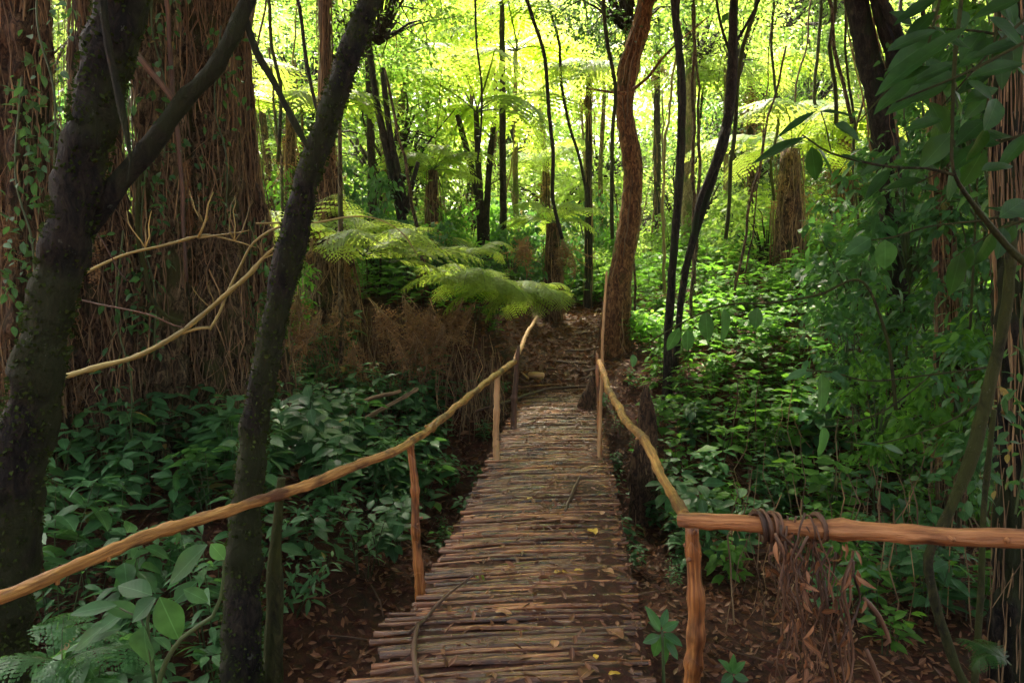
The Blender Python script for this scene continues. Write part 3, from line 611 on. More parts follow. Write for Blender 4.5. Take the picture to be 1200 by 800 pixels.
tree_fern('tree fern beyond the leaning twined trunk', 880, 90, 19, 10, 1.6)
tree_fern('tree fern high behind the straight thin dark trunk', 770, 40, 20, 8, 1.7, tone='bark_dark')

for o_ in [o for o in bpy.data.objects if o.name.startswith('tree') and o.get('label', '').split(' ')[0] in ('broad', 'red-brown', 'widest', 'ragged', 'dim', 'reddish')]:
    for q in range(5):
        z_ = RS.uniform(1.2, 3.6); o = link('dead_fronds', DS[q % 2], o_); tr_ = [c for c in o_.children if c.name.startswith('trunk')][0]
        o.location = (RS.normal(0, .12), -.15-RS.rand()*.2, z_); o.rotation_euler = (0, 0, RS.rand()*6.3); s_ = RS.uniform(.35, .65); o.scale = (s_*.8, s_*.8, s_*1.3)
# arching fern over the bank, and fern clumps on the bank edge
def fern(label, loc, s, n, seed, m='fern', name='fern', spread=2*PI, yaw0=0, group=None, pit=0.1):
    rs = np.random.RandomState(seed); mb = MB()
    for k in range(n): put(mb, FR[rs.randint(4)], Rm(yaw0+spread*(k/n-.5)+rs.normal(0, .15), pit+rs.normal(0, .15), rs.normal(0, .1)), np.array([0, 0, 0.]), s*rs.uniform(.75, 1.15), rs.normal(0, .1))
    o = link(name, mb.mesh(name, [M[m], M['stem']])); o.location = loc; return tag(o, label, 'fern', group)
def gp(px, d, dz=0.):
    p = at(px, 335, d); return np.array([p[0], d, float(hgt(p[0], d))+dz])
fern('large arching fern with long fronds spilling over the bank', at(425, 300, 8.6), .95, 5, 41, yaw0=-.3, spread=4.4)
fern('fern with layered fronds leaning from the bank towards the bridge', at(455, 308, 9.1), .7, 4, 42, yaw0=-.6, spread=3.6)
fern('bright low fern on the bank edge, farthest from the path', at(548, 330, 9.8), .62, 12, 43, pit=-.1)
fern('bright low fern on the bank edge, middle of the row', at(590, 338, 10.2), .58, 12, 44, pit=-.1)
fern('bright low fern on the bank edge beside the path', at(628, 345, 10.6), .55, 12, 45, pit=-.1)
fern('small round fern up behind the row of bank-edge ferns', at(556, 300, 11.5), .5, 11, 46)
fern('dim fern growing behind the arching one', at(400, 275, 9.8), .9, 11, 47)
fern('tiny fern low in the dark lower right corner', at(1185, 772, 2.3)-np.array([0, 0, .02]), .10, 5, 48, 'glossy', yaw0=2.9, spread=2)
fern('small fern low in the dark lower left corner', at(75, 775, 2.1), .18, 6, 49, 'herb')
# dead fronds hanging on the bank (countable brown tangles)
for k, (px, py, d, s) in enumerate([(400, 330, 8.8, .9), (430, 345, 8.7, .8), (470, 340, 8.9, .9), (505, 345, 9.0, .8), (545, 345, 9.2, .9), (560, 350, 9.2, .7), (380, 360, 8.4, .9), (350, 330, 8.4, .8), (520, 375, 8.8, .7), (450, 380, 8.4, .7), (620, 275, 13.2, .9), (655, 270, 13.4, .9), (500, 290, 11.5, .8), (415, 395, 8.2, .6), (485, 385, 8.6, .7)]):
    o = link('dead_frond_clump', DS[k % 2]); p = at(px, py, d); g_ = float(hgt(p[0], d)); p[2] = max(p[2], g_+.15); o.location = p; o.rotation_euler = (RS.normal(0, .45), RS.normal(0, .45), RS.rand()*6.3); o.scale = (s, s*RS.uniform(.7, 1.1), s*.9)
    tag(o, 'brown clump of dead fern fronds hanging on the bank', 'dead fern', 'dead fern clumps on the bank')

# ------------------------------------------------------------------ undergrowth
def herb_mesh(seed, h=.5, stems=3, whorls=4, L=.13, tm=LEAF, m='herb'):
    rs = np.random.RandomState(seed); mb = MB(); pos = []; R = []; S = []; va = []
    for k in range(stems):
        a = rs.rand()*6.3; lean = rs.uniform(.05, .3)*h; H = h*rs.uniform(.65, 1.1); b = np.array([math.cos(a), math.sin(a), 0])*.05
        P = [b, b+[math.cos(a)*lean*.4, math.sin(a)*lean*.4, H*.5], b+[math.cos(a)*lean, math.sin(a)*lean, H]]
        tube(mb, P, [.005, .004, .002], .12, 4, mat=1, cap=False); ya = rs.rand()*6
        for w in range(whorls):
            t = .35+.65*w/(whorls-1); c = np.array(P[0])*(1-t)+np.array(P[2])*t; nl = rs.randint(2, 4) if w < whorls-1 else 5
            for q in range(nl):
                yw = ya+w*1.4+q*2*PI/nl+rs.normal(0, .25); sz = L*rs.uniform(.7, 1.25)*(1 if w < whorls-1 else .8)
                pos.append(c+np.array([math.cos(yw), math.sin(yw), .2])*.03); R.append(Rm(yw, rs.normal(.05, .25), rs.normal(0, .3))); S.append(sz); va.append(np.clip(rs.normal(.5, .22), .04, 1))
    mb.inst(tm, np.array(R), np.array(pos), np.array(S), np.array(va)); return mb
HB = [herb_mesh(60+i, .55, 3+i % 3, 4+i % 2, [.17, .14, .19, .12, .16, .10, .15][i], [LEAF, LEAF, LEAF, LEAFN, LEAF, LEAFN, LEAF][i]).mesh('herb', [M['herb'], M['stem']]) for i in range(7)]
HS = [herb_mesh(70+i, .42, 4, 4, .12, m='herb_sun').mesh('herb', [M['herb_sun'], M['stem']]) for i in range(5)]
def scatter(fn, n, xr, yr, mind, seed, tries=40):
    rs = np.random.RandomState(seed); pts = []
    for _ in range(n*tries):
        if len(pts) >= n: break
        x, y = rs.uniform(*xr), rs.uniform(*yr)
        if not fn(x, y): continue
        if all((x-a)**2+(y-b)**2 > mind*mind for a, b in pts): pts.append((x, y))
    return pts
def infov(x, y, m=.1): return abs(x) < (.75+m)*y+.3
def plant(meshes, x, y, s, name, label, cat, group, tilt=.15, dz=0):
    o = link(name, meshes[RS.randint(len(meshes))]); o.location = (x, y, float(hgt(x, y))+dz); o.rotation_euler = (RS.normal(0, tilt), RS.normal(0, tilt), RS.rand()*6.3); o.scale = (s, s, s*RS.uniform(.8, 1.2)); return tag(o, label, cat, group)
left = scatter(lambda x, y: infov(x, y) and x < float(tc(y))-1.25-.35*(y < 5) and not (y < 3.4 and x > -1.9), 235, (-7.5, 0), (2.4, 8.9), .25, 1)
for x, y in left: plant(HB, x, y, RS.uniform(.7, 1.4), 'broadleaf_herb', 'dark green broad-leaved herb in the mass growing along the left bank', 'herb', 'herbs massed on the left bank')
right = scatter(lambda x, y: infov(x, y) and x > float(tc(y))+1.15 and (y > 5.6 or (x > 2.4 and y > 4.4)), 250, (.8, 9), (4.5, 12.5), .27, 2)
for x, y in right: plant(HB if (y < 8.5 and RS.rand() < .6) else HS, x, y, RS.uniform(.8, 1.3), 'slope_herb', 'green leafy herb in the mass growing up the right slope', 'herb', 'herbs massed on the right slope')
# near path edge small plants
for x, y in scatter(lambda x, y: .62 < x-float(tc(y)) < 1.3 or -1.15 < x-float(tc(y)) < -.68, 26, (-1.5, 2.5), (5.2, 9.6), .28, 3): plant(HB, x, y, RS.uniform(.35, .6), 'young_herb', 'small young herb in the gully close to the bridge', 'herb', 'young herbs beside the bridge')
# further cover: one mass
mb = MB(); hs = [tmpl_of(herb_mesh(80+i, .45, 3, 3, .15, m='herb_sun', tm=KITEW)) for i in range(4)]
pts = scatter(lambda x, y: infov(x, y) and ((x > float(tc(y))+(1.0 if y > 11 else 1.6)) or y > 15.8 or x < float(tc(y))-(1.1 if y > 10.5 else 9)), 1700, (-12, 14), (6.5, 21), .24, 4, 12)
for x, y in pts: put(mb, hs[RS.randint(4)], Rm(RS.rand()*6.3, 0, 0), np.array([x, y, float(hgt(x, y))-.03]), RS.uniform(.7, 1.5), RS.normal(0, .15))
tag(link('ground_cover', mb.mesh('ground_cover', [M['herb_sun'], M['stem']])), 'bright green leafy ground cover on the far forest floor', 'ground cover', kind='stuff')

# leaf litter, one mass
mb = MB()
def litter(n, xr, yr, size, seed, fn=None, dz=.012):
    rs = np.random.RandomState(seed); x = rs.uniform(*xr, n); y = rs.uniform(*yr, n)
    k = np.abs(x-tc(y)) < .56; onb = k & (y < 9.7); keep = (np.abs(x) < .85*y+.6) & ~onb
    x, y = x[keep], y[keep]; z = hgt(x, y)+dz+rs.rand(len(x))*.02; n = len(x)
    mb.inst(leaf_t(.45, 3, .5, -.25), Rm(rs.rand(n)*6.3, rs.normal(0, .3, n), rs.normal(0, .7, n)), np.stack([x, y, z], 1), size*rs.uniform(.5, 1.4, n), rs.beta(1.3, 2.2, n))
litter(26000, (-4.5, 5.5), (1.6, 9.8), .06, 1); litter(6000, (-1.2, 3), (9.5, 17), .09, 2); litter(5000, (-8, 10), (6, 16), .11, 3)
n = 3800; rs = np.random.RandomState(5); y = rs.uniform(1.9, 9.7, n); u = np.clip(rs.normal(.12, .32, n), -.52, .52); x = tc(y)+u
mb.inst(leaf_t(.4, 3, .6, -.2), Rm(rs.rand(n)*6.3, rs.normal(0, .2, n), rs.normal(0, .5, n)), np.stack([x, y, y*0+.016+rs.rand(n)*.006], 1), np.where(rs.rand(n) < .72, .018, .052)*rs.uniform(.5, 1.3, n), rs.beta(1.2, 2, n))
tag(link('leaf_litter', mb.mesh('leaf_litter', M['litter'])), 'brown dead leaf litter over the gully floor and path', 'leaf litter', kind='stuff')
# twigs and small roots, one mass
mb = MB(); rs = np.random.RandomState(9)
for k in range(420):
    y = rs.uniform(2.2, 15); x = rs.uniform(-.6*y, .7*y); 
    if abs(x-float(tc(y))) < .65 and y < 9.8: continue
    a = rs.rand()*PI; L = rs.uniform(.1, .6); P = []
    for t in (-.5, 0, .5):
        q = np.array([x+math.cos(a)*L*t, y+math.sin(a)*L*t]); P.append([q[0], q[1], float(hgt(*q))+.02+rs.rand()*.04])
    w = rs.uniform(.002, .008); tube(mb, P, [w, w, w*.5], .1, 5, 0, 1, rs.rand(), cap=False, wob=.01)
tag(link('twig_litter', mb.mesh('twig_litter', M['twigb'])), 'fallen twigs scattered through the leaf litter', 'twigs', kind='stuff')
# hanging root curtain of bank and thin dead stems standing in herbs
mb = MB(); rs = np.random.RandomState(12)
for k in range(420):
    px = rs.uniform(345, 590) if k < 330 else rs.uniform(860, 1180); d = rs.uniform(8.3, 9.3) if k < 330 else rs.uniform(4.5, 8)
    p = at(px, 335, d); g0 = float(hgt(p[0], d)); L = rs.uniform(.3, 1.0); x, y_, z = p[0], d, g0+L*(1 if k < 330 else 1.2); P = [[x, y_, z]]
    for j in range(4): x += rs.normal(0, .05); y_ += rs.normal(0, .03); z -= L/3.6; P.append([x, y_, z])
    w = rs.uniform(.002, .007); tube(mb, P, [w*.5, w, w, w, w], .15, 4, 0, 1, rs.rand(), cap=False, wob=.01)
tag(link('dead_stalks', mb.mesh('dead_stalks', M['fibre'])), 'thin dead stalks and roots bristling from the banks', 'dead stalks', kind='stuff')

# ------------------------------------------------------------------ things on and by the deck
def single_leaf(label, px, py, size, m, yaw, name='fallen_leaf', curl=.15, z=.012, roll=0.):
    d = 1.0; 
    cyy = (400-py)/F; ry = math.cos(PITCH)+cyy*math.sin(PITCH); rz = -math.sin(PITCH)+cyy*math.cos(PITCH); d = (z-EYE)/(rz/ry)
    p = at(px, py, d); mb = MB(); V, Q, T, t = leaf_t(.6, 6, .3, curl, wave=.2); V = V-[.5, 0, 0]
    mb.add(V*size, Q, None, .5, t); o = link(name, mb.mesh(name, m)); o.location = p; o.rotation_euler = (roll, -.15, yaw); return tag(o, label, 'leaf')
single_leaf('largest yellow fallen leaf on the bridge deck', 694, 621, .105, M['yellow'], 1.9, z=.02)
single_leaf('small yellow leaf lying on the deck nearest the brown patch', 656, 669, .07, M['yellow'], .2, z=.02)
single_leaf('tiny yellow leaf at the middle of the deck', 621, 583, .05, M['yellow'], .4, z=.02)
single_leaf('tan curled leaf on the near part of the deck', 590, 716, .085, M['tan'], -.3, z=.02)
single_leaf('reddish-tan leaf near the right edge of the deck', 712, 668, .085, M['tan'], 2.4, z=.02)
single_leaf('pinkish-brown round leaf above the largest yellow one', 706, 600, .07, M['tan'], 1.2, z=.02)
single_leaf('brown leaf low on the deck above two yellow scraps', 650, 752, .07, M['tan'], 1.5, z=.02)
single_leaf('yellow scrap at the bottom of the deck', 720, 788, .05, M['yellow'], .1, z=.02)
single_leaf('narrow yellow scrap under the brown leaf cluster', 698, 768, .04, M['yellow'], 1.6, z=.02)
single_leaf('pale yellow leaf beside the small yellow one', 678, 667, .05, M['yellow'], .1, z=.02)
single_leaf('green fresh leaf stuck on the deck by the diagonal stick', 562, 676, .07, M['fern'], 2.4, z=.02)
single_leaf('large brown leaf at the bottom edge of the deck', 688, 785, .11, M['litter'], .9, z=.02)
single_leaf('brown flat leaf in the wet part of the deck', 720, 740, .11, M['litter'], 2.2, z=.02)
def ground_pt(px, py, z):
    cyy = (400-py)/F; ry = math.cos(PITCH)+cyy*math.sin(PITCH); rz = -math.sin(PITCH)+cyy*math.cos(PITCH); return at(px, py, (z-EYE)/(rz/ry))
def stick(label, pts, r, m='twigb'):
    mb = MB(); tube(mb, [ground_pt(*p) for p in pts], r, .03, 7, .2, 15, .3, wob=.004, knots=3); o = build(mb, 'fallen_stick', M[m]); tag(o, label, 'stick')
stick('dark stick lying lengthwise on the far half of the deck', [(680, 557, .03), (672, 575, .02), (662, 598, .02)], [.008, .012, .010])
stick('long thin dark stick lying diagonally on the near deck', [(556, 672, .02), (530, 692, .025), (508, 712, .02), (492, 730, .02), (478, 742, .02)], [.004, .007, .008, .009, .006])
stick('dark stick lying at the lower left corner of the deck', [(490, 730, .015), (486, 760, .015), (490, 800, .015)], [.009, .011, .011])
stick('curved dark root across the far end of the bridge', [(555, 482, .0), (590, 472, .02), (620, 462, .05), (650, 455, .08), (690, 452, .08)], [.02, .024, .022, .02, .016])
stick('thin pale root across the bridge end', [(585, 456, .05), (620, 453, .08), (655, 450, .1)], [.012, .012, .01], 'pole')
for lb, a, b, r in (('pale cut block of wood at the end of the bridge', (620, 439), (637, 440), .045), ('thin pale wood chip leaning by the cut block', (611, 436), (619, 443), .015)):
    mb = MB(); z = .22; tube(mb, [ground_pt(*a, z), ground_pt(*b, z)], r, .1, 6, .15, 20); tag(build(mb, 'wood_block', M['palepole']), lb, 'wood')
# path: exposed roots / rough steps
for k in range(16):
    y = 10.0+k*.42; x = float(tc(y)); rs = np.random.RandomState(200+k); a = rs.normal(0, .3); w = rs.uniform(.25, .5); off = rs.uniform(-.2, .2)
    mb = MB(); P = [[x+off+t*w, y+math.sin(a)*t*w, float(hgt(x+off+t*w, y+math.sin(a)*t*w))+.01] for t in (-1, -.3, .4, 1)]
    r_ = rs.uniform(.012, .028); tube(mb, P, [r_*.6, r_, r_, r_*.5], .08, 7, .3, 9, rs.rand(), wob=.012); o = build(mb, 'exposed_root', M['twigb']); tag(o, 'bare root or stick crossing the litter-covered path beyond the bridge', 'root', 'roots crossing the path')

# ------------------------------------------------------------------ large-leaved plants (each leaf its own part)
def leafy(label, leaves, stems, m='glossy', sm='bark_green', name='leafy_branch', cat='branch', W=.45, tm=None):
    root = thing(name, label, cat, at(*stems[0][-1][:2], stems[0][-1][3]))
    for st in stems:
        mb = MB(); P = [at(p[0], p[1], p[3]) for p in st]; tube(mb, P, [p[2]/2*p[3]/F for p in st], .04, 6, .1, 12, wob=.003); build(mb, 'stem', M[sm], root)
    for lf in leaves:
        x0, y0, x1, y1, w, d = lf[:6]; dd = lf[6] if len(lf) > 6 else RS.uniform(-.06, .06)
        a = at(x0, y0, d); b = at(x1, y1, d+dd); D = b-a; L = np.linalg.norm(D); W_ = max(w*d/F, .2*L)
        hint = np.array([RS.normal(0, .3), -.75, .75+RS.normal(0, .2)])
        R = Rdir(D, hint); V, Q, T, t = leaf_t(W_/L, 9, .28, .12, wave=.10); mb = MB(); mb.add((V*L)@R.T+a, Q, None, RS.uniform(.2, .9), t)
        build(mb, 'leaf', M[m], root)
    return root
UL = [(1026, 113, 1134, 17, 26), (1057, 103, 1124, 66, 22), (957, 130, 908, 158, 10), (944, 161, 878, 188, 16), (951, 172, 957, 213, 19), (958, 174, 981, 209, 19), (985, 182, 1012, 188, 10), (1045, 183, 1005, 205, 13), (1043, 198, 1015, 230, 14),
      (962, 131, 1008, 133, 10), (1116, 156, 1077, 197, 27), (1168, 116, 1158, 152, 26), (1155, 150, 1136, 191, 24), (1205, -5, 1138, 18, 24), (1202, 48, 1140, 62, 18), (1200, 75, 1136, 86, 22), (1134, 95, 1166, 114, 16), (1171, 255, 1204, 232, 22),
      (1090, 78, 1040, 95, 20), (1122, 40, 1080, 60, 18), (1110, 100, 1060, 118, 22), (1090, 120, 1112, 158, 18), (1130, 120, 1172, 100, 18), (1075, 90, 1022, 130, 24), (978, 146, 1010, 162, 22), (1150, 200, 1190, 190, 18), (1160, 20, 1200, 50, 20), (1105, 140, 1060, 150, 18),
      (1140, 60, 1100, 40, 20), (1040, 60, 1100, 30, 18)]
leafy('dark glossy large-leaved branch spreading in from the upper right corner', [(*u, 2.5+RS.uniform(-.25, .25)) for u in UL],
      [[(1130, -40, 5, 2.5), (1121, 60, 5, 2.5), (1117, 150, 4, 2.5), (1118, 200, 4, 2.5), (1140, 240, 6, 2.6), (1180, 290, 8, 2.7), (1230, 330, 10, 2.7)], [(940, 158, 2, 2.5), (975, 178, 2.5, 2.5), (1040, 195, 3, 2.5), (1085, 197, 3, 2.5), (1118, 205, 4, 2.5)], [(1000, 150, 1.5, 2.5), (1035, 110, 2, 2.5), (1080, 70, 3, 2.5), (1124, 40, 4, 2.5)], [(962, 130, 1.5, 2.6), (968, 150, 1.5, 2.6), (974, 177, 1.5, 2.5)], [(1050, 120, 2, 2.5), (1120, 90, 3, 2.5), (1200, 50, 4, 2.5), (1260, 20, 5, 2.5)]])
rs = np.random.RandomState(77)
CL = []; CS = []
for (sx, sy, ex, ey, d_) in ((1230, 150, 1075, 215, 3.0), (1240, 60, 1060, 30, 3.1), (1180, -40, 1150, 180, 2.9), (1230, 250, 1120, 300, 3.2), (1215, 10, 1100, 130, 2.8), (1110, -40, 1075, 120, 3.0)):
    CS.append([(ex, ey, 1.5, d_), ((sx+ex)/2, (sy+ey)/2-8, 3, d_), (sx, sy, 4, d_)])
    for t in np.linspace(.05, .85, 8):
        x, y = ex+(sx-ex)*t, ey+(sy-ey)*t-8*math.sin(t*PI); a = math.atan2(ey-sy, ex-sx)+rs.choice([-1, 1])*rs.uniform(.4, 1.2); l = rs.uniform(34, 60)
        CL.append((x, y, x+math.cos(a)*l, y+math.sin(a)*l*.8+8, rs.uniform(15, 24), d_+rs.uniform(-.08, .08)))
leafy('denser dark leafy bough behind the glossy one, against the right border', CL, CS)
leafy('sparse twig with two grey-green oval leaves hanging below the glossy branch', [(1020, 279, 992, 297, 20, 3.6), (1037, 281, 1038, 316, 25, 3.6, .02)], [[(1010, 283, 1.5, 3.6), (1045, 278, 2, 3.6), (1090, 265, 2, 3.6), (1150, 258, 3, 3.6), (1185, 250, 4, 3.6)]], 'herb')
leafy('sparse twig with two large pale hanging leaves above the log rail', [(962, 438, 966, 484, 25, 3.6, .03), (950, 433, 918, 444, 11, 3.6), (964, 499, 963, 537, 21, 3.6, .03), (972, 437, 990, 446, 12, 3.6)], [[(945, 434, 2, 3.6), (975, 436, 2, 3.6), (1020, 446, 2, 3.6), (1090, 440, 2, 3.6), (1160, 430, 3, 3.6)], [(964, 500, 1.5, 3.6), (990, 497, 1.5, 3.6), (1040, 480, 2, 3.6), (1090, 440, 2, 3.6)]], 'herb')
leafy('row of mottled oval leaves hanging over the end of the right handrail', [(827, 364, 829, 402, 18, 5.2, .03), (848, 362, 850, 402, 19, 5.2, .03), (796, 384, 782, 412, 14, 5.2), (806, 386, 806, 412, 15, 5.2, .03), (888, 360, 884, 386, 18, 5.2), (742, 415, 742, 430, 10, 5.2)], [[(742, 412, 1.5, 5.2), (800, 378, 2, 5.2), (850, 358, 2, 5.2), (900, 355, 2, 5.2), (960, 345, 3, 5.2), (1010, 330, 3, 5.2), (1040, 400, 4, 5.2), (1050, 480, 5, 5.2)]], 'herb')
leafy('slim bare arching stem with one narrow leaf low in the right herbs', [(1035, 522, 1062, 530, 10, 3.5), (1010, 518, 1035, 522, 5, 3.5)], [[(990, 517, 1.5, 3.5), (1030, 520, 1.5, 3.5), (1100, 500, 2, 3.5), (1150, 470, 3, 3.5)]], 'herb')
LL = [(243, 638, 192, 684, 30), (247, 637, 264, 656, 19), (178, 697, 136, 682, 27), (187, 699, 211, 752, 34), (183, 700, 152, 728, 26), (169, 733, 170, 782, 38), (143, 735, 84, 748, 22), (137, 709, 78, 717, 18), (150, 715, 105, 742, 20), (165, 720, 118, 706, 20), (205, 705, 230, 680, 22), (120, 735, 82, 762, 20), (215, 690, 245, 705, 18)]
leafy('large-leaved plant in the lower left corner below the handrail', [(*u, 2.0+RS.uniform(-.1, .1)) for u in LL], [[(250, 632, 3, 2.0), (262, 650, 3, 2.0), (258, 700, 4, 2.0), (250, 720, 5, 2.0), (215, 745, 6, 2.0), (190, 790, 7, 2.0), (180, 860, 8, 2.0)], [(178, 697, 3, 2.0), (172, 730, 4, 2.0), (182, 800, 5, 2.0)], [(140, 712, 2, 2.0), (165, 725, 3, 2.0), (180, 780, 4, 2.0)]], 'herb', 'stem', 'large_leaved_plant', 'plant')
SL = [(774, 738, 758, 710, 12), (774, 738, 762, 728, 11), (776, 738, 796, 728, 11), (775, 742, 764, 772, 14), (778, 745, 782, 782, 14), (778, 742, 800, 755, 13), (776, 735, 782, 712, 10), (774, 745, 752, 752, 12), (780, 750, 796, 772, 12)]
leafy('small fresh-green plant in the gap between deck edge and wet post', [(*u, 2.75+RS.uniform(-.05, .05)) for u in SL], [[(776, 738, 3, 2.75), (777, 790, 4, 2.75), (778, 860, 5, 2.75)]], 'herb', 'stem', 'small_plant', 'plant')
SL2 = [(858, 788, 845, 772, 11), (858, 788, 872, 775, 10), (858, 790, 846, 800, 12), (860, 792, 878, 796, 11), (858, 786, 860, 768, 9)]
leafy('tiny fresh-green plant low on the gully floor beyond the wet post', [(*u, 2.9) for u in SL2], [[(858, 788, 2, 2.9), (858, 840, 3, 2.9)]], 'herb', 'stem', 'small_plant', 'plant')

# ------------------------------------------------------------------ the forest behind
rs = np.random.RandomState(33)
keys = ['a', 'b', 'c', 'd', 'e']
tr_me = []
for k in range(4):
    mb = MB(); keep = RS; RS = np.random.RandomState(300+k); tube(mb, [[0, 0, 0], [RS.normal(0, .1), RS.normal(0, .1), 3], [RS.normal(0, .15), 0, 6], [0, 0, 9]], [.10, .08, .06, .04], .4, 7, .2, 3); RS = keep
    tr_me.append(mb.mesh('slim_trunk', [M['bark_dark'], M['bark_pale'], M['bark_red'], M['bark_grey']][k]))
GRP = 'slender trees filling the forest behind the path'
k = 0; placed = []
while k < 105:
    d = 14+24*rs.rand()**1.3; px = rs.uniform(-80, 1280)
    x = (px-600)/F*d
    if abs(x-float(tc(d))) < 1.3 and d < 20: continue
    if (640 < px < 1010 and d < 20.5) or (470 < px <= 640 and d < 19): continue
    if any((x-a)**2+(d-b)**2 < 1.1 for a, b in placed): continue
    placed.append((x, d)); gz = float(hgt(x, d)); root = thing('slender_tree', 'slender leafy tree standing deep among others in the bright forest behind', 'tree', (x, d, gz-.1), GRP)
    t = link('trunk', tr_me[rs.choice(4, p=[.45, .2, .2, .15])], root); t.rotation_euler = (rs.normal(0, .06), rs.normal(0, .08), rs.rand()*6); s = rs.uniform(.5, 1.1); t.scale = (s, s, 1)
    top = EYE+rs.uniform(.02, .46)*d+.3 if k % 3 else EYE+rs.uniform(.0, .2)*d
    kk = rs.choice(5, p=[.3, .25, .15, .15, .15]) if 150 < px < 1000 else rs.choice(5, p=[.25, .2, .1, .3, .15])
    o = add_crown(root, keys[kk], (x, d, max(top, gz+1.2)), rs.uniform(.75, 1.25)*(1+(d-15)/40))
    if d > 21 and rs.rand() < .75: add_crown(root, keys[rs.randint(5)], (x+rs.normal(0, 1), d+rs.normal(0, 1), max(top+rs.uniform(1.5, 5), gz+2.)), rs.uniform(.8, 1.3)*(1+(d-15)/40))
    k += 1
# shrubs of the middle ground
SHM = {}
for i, kx in enumerate(['canopy', 'canopy_y', 'herb_sun']):
    crown_mesh('s%d' % i, .8, .8, 34, 42, .10, [M[kx], M['bark_dark']], 50+i, .6, KITEW)
for x, y in scatter(lambda x, y: infov(x, y) and (abs(x-float(tc(y))) > 1.2 or y > 16.3), 115, (-14, 16), (12, 24), .9, 8):
    o = link('leafy_shrub', CROWN['s%d' % rs.randint(3)]); s = rs.uniform(.5, 1.3)
    o.location = (x, y, float(hgt(x, y))+.55*s); o.rotation_euler = (0, 0, rs.rand()*6.3); o.scale = (s, s, s*rs.uniform(.7, 1.4)); tag(o, 'leafy green shrub in the undergrowth between the forest trees', 'shrub', 'shrubs under the forest trees')
crown_mesh('bush', .75, .95, 30, 26, .13, [M['herb'], M['stem']], 91, .6, LEAF); crown_mesh('bush2', .7, .9, 26, 30, .12, [M['herb_sun'], M['stem']], 92, .6, LEAF)
for px, py, d, s_ in [(1010, 300, 8.6, 1.0), (1070, 250, 7.0, .9), (1140, 330, 6.6, .9), (1180, 200, 5.6, .8), (1150, 110, 5.4, .8), (1190, 380, 5.6, .8), (1060, 360, 7.6, .8), (1000, 400, 7.4, .7), (1120, 440, 5.6, .7), (1195, 500, 4.8, .7), (990, 340, 9.0, .7), (1090, 150, 8.2, 1.0), (1170, 20, 6.2, .9), (1030, 470, 6.4, .6),
                      (380, 290, 10.5, .8), (430, 240, 11.5, .9), (340, 240, 11.5, .9), (330, 340, 8.6, .6), (505, 300, 12.0, .8), (60, 330, 7.5, .9), (5, 220, 6.5, .8), (140, 150, 8.6, .9), (600, 300, 14.0, .8), (660, 315, 17.0, 1.0), (700, 300, 18.5, 1.0), (640, 292, 16.5, .9), (560, 285, 15.5, .9), (520, 280, 14.0, .8), (470, 290, 13.0, .8), (600, 270, 18.0, 1.1), (450, 265, 15.0, 1.0), (690, 270, 20.0, 1.2)]:
    o = link('tall_shrub', CROWN['bush' if rs.rand() < .6 else 'bush2']); o.location = at(px, py, d); o.rotation_euler = (0, 0, rs.rand()*6.3); o.scale = (s_, s_, s_*1.2)
    q = at(px, py, d); g_ = float(hgt(q[0], d)); mb = MB(); tube(mb, [np.array([0, 0, -.1]), np.array([.05, 0, (g_-q[2])*.5/s_/1.2]), np.array([0, 0, (g_-q[2]-.1)/s_/1.2])], [.008, .014, .02], .2, 5, mat=0)
    st_ = link('stem', mb.mesh('stem', M['bark_green']), o); tag(o, 'tall loose-leaved shrub rising above the herbs among the trunks', 'shrub', 'tall shrubs rising above the herbs')
# thin upright stems
for i in range(60):
    d = rs.uniform(10.5, 22); px = rs.uniform(300, 1150); x = (px-600)/F*d
    if abs(x-float(tc(d))) < .8: continue
    gz = float(hgt(x, d)); mb = MB(); H = rs.uniform(1.5, 6); l = rs.normal(0, .12); r_ = rs.uniform(.012, .035)
    tube(mb, [[x+l*H, d, gz+H], [x+l*H*.5+rs.normal(0, .08), d, gz+H*.5], [x, d, gz-.1]], [r_*.6, r_*.8, r_], .25, 6, .2, 4, wob=.02)
    o = build(mb, 'thin_sapling', M[['bark_dark', 'bark_pale', 'bark_red', 'twig', 'bark_grey'][rs.randint(5)]]); tag(o, 'thin leafless upright sapling stem in the undergrowth beyond the bridge', 'sapling', 'thin upright stems beyond the bridge')
for i in range(26):
    d = rs.uniform(7.5, 15); px = rs.choice([rs.uniform(250, 720), rs.uniform(780, 1190)]); x = px; pts = []; y_ = -80; sl = rs.normal(0, .12); w_ = rs.uniform(1.6, 5); end = rs.uniform(150, 330)
    while y_ < end: pts.append((x, y_, w_)); y_ += 45; x += sl*45+rs.normal(0, 5)
    vine('slender vine dangling among other thin vines before the bright forest', pts, d, M[['bark_dark', 'twigb', 'bark_green', 'bark_grey'][rs.randint(4)]], group='thin vines dangling before the bright forest', step=.2)
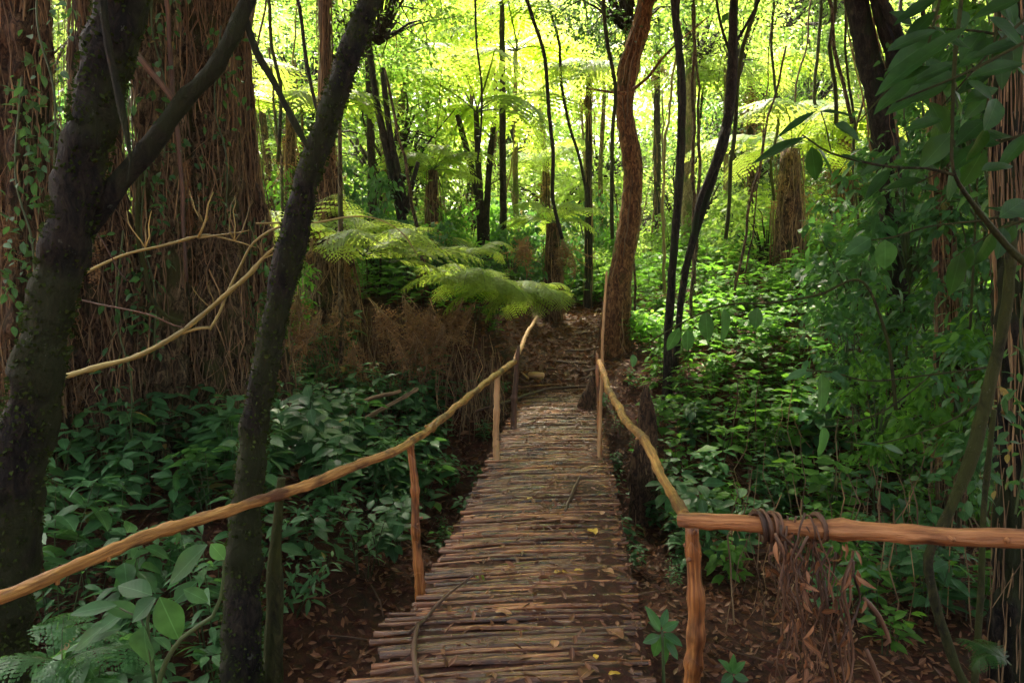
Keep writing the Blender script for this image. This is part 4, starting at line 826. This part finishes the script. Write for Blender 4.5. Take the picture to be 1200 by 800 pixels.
# leafy climbers on the left trunks
for i, (px, py, d, n_) in enumerate([(35, 240, 5.1, 160), (60, 60, 5.1, 110), (178, 300, 6.0, 150), (190, 60, 6.0, 100), (262, 150, 6.5, 90), (300, 360, 7.0, 120), (150, 400, 5.6, 90), (1125, 260, 5.9, 160), (1060, 150, 7.2, 130), (1195, 420, 3.9, 150)]):
    p = at(px, py, d); mb = MB(); z_ = rs.uniform(-.9, .9, n_); q = np.stack([p[0]+rs.normal(0, .10, n_)+.1*np.sin(z_*4), p[1]-rs.uniform(0, .12, n_), p[2]+z_], 1)
    tube(mb, [p+[.03, -.05, .9], p+[-.05, -.06, .2], p+[.04, -.05, -.3], p+[0, -.04, -.9]], .008, .1, 5, mat=1, cap=False)
    mb.inst(LEAF, Rm(rs.rand(n_)*6.3, rs.normal(-.5, .4, n_), rs.normal(0, .5, n_)), q, rs.uniform(.04, .10, n_), rs.rand(n_))
    tag(build(mb, 'leafy_climber', [M['herb'], M['stem']]), 'leafy climber clinging to one of the big root-covered trunks', 'climber', 'leafy climbers on the root-covered trunks')
# far forest that reads as one mass
mb = MB(); n = 110000; d = rs.uniform(36, 60, n); x = rs.uniform(-.95, .95, n)*d; z = rs.uniform(0, 1, n)**1.15*24
cl = np.sin(x*.55+d*.3)*np.sin(z*.6+x*.2)+rs.normal(0, .5, n); keep = cl > -.75; x, d, z = x[keep], d[keep], z[keep]; n = len(x)
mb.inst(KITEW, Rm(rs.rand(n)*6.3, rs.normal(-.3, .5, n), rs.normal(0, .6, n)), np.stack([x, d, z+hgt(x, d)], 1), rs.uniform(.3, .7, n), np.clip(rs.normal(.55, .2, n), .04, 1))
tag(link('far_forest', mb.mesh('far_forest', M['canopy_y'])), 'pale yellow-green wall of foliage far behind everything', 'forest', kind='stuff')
# unseen trees added to shade the deck and near ground from overhead
for i, (x, y, z, s) in enumerate([(-1.2, 8.4, 8.6, 1.35), (.2, 10.8, 10.2, 1.1), (1.8, 6.6, 7.8, 1.35), (-3.6, 11.5, 10.6, 1.3), (4.8, 8.2, 8.9, 1.35), (3.0, 10.4, 9.8, 1.1), (7.5, 6, 8.6, 1.5), (7.0, 12.2, 9.8, 1.3), (8.6, 11, 9.6, 1.4), (-.7, 14.2, 10.4, .8)]):
    gz = float(hgt(x, y)); bx = x+(3.5 if x > 0 else -3.5); 
    root = thing('overhanging_tree', 'unseen tree added to shade the bridge from above', 'tree', (bx, -3.0-i*.4, -.4), 'trees closing over the bridge')
    add_crown(root, 'top', (x, y, z), s)
    mb = MB(); tube(mb, [(bx, -3.0-i*.4, -.5), (bx, -2.6-i*.3, 4), (x*.6+bx*.4, y*.5, z-1.5), (x, y, z-.6)], [.2, .16, .1, .04], .4, 8, .2, 3); build(mb, 'trunk', M['bark_dark'], root)

# ------------------------------------------------------------------ light
w = bpy.data.worlds.new("World"); scene.world = w; w.use_nodes = True; nt = w.node_tree; nt.nodes.clear()
SUN = Vector((-.20, 1.0, 1.55)).normalized()
sky = N(nt, 'ShaderNodeTexSky', sky_type='NISHITA'); sky.sun_disc = False; sky.sun_elevation = math.asin(SUN.z); sky.sun_rotation = math.atan2(SUN.x, SUN.y); sky.dust_density = 10; sky.air_density = .25; sky.ozone_density = 0
bg = N(nt, 'ShaderNodeBackground'); bg.inputs[1].default_value = .15; nt.links.new(sky.outputs[0], bg.inputs[0])
nt.links.new(bg.outputs[0], N(nt, 'ShaderNodeOutputWorld').inputs[0])
sl = bpy.data.lights.new('sun', 'SUN'); sl.energy = 5; sl.angle = math.radians(2.5); sl.color = (1, .88, .66)
so = bpy.data.objects.new('sun', sl); COL.objects.link(so); so.rotation_euler = SUN.to_track_quat('Z', 'Y').to_euler()

vs = scene.view_settings; vs.view_transform = 'Standard'; vs.look = 'None'; vs.exposure = 2.65; vs.gamma = 1; vs.use_curve_mapping = False
scene.render.engine = 'CYCLES'; cy = scene.cycles
cy.max_bounces = 8; cy.diffuse_bounces = 5; cy.glossy_bounces = 3; cy.transmission_bounces = 4; cy.caustics_reflective = False; cy.caustics_refractive = False
cy.use_denoising = True; cy.sample_clamp_indirect = 6

# ------------------------------------------------------------------ thin bright air
HZ = 0.001
mb = MB(); x0, x1, y0, y1, z0, z1 = -310, 310, -210, 410, -3, 40
mb.add([(x, y, z) for z in (z0, z1) for y in (y0, y1) for x in (x0, x1)], [(0, 2, 3, 1), (4, 5, 7, 6), (0, 1, 5, 4), (2, 6, 7, 3), (0, 4, 6, 2), (1, 3, 7, 5)])
m, nt = mat('haze_air'); pv = N(nt, 'ShaderNodeVolumePrincipled'); pv.inputs['Color'].default_value = (.95, .97, .8, 1); pv.inputs['Density'].default_value = HZ; pv.inputs['Anisotropy'].default_value = .4
nt.links.new(pv.outputs[0], N(nt, 'ShaderNodeOutputMaterial').inputs[1])
tag(link('haze', mb.mesh('haze', m, False)), None, None, kind='stuff')
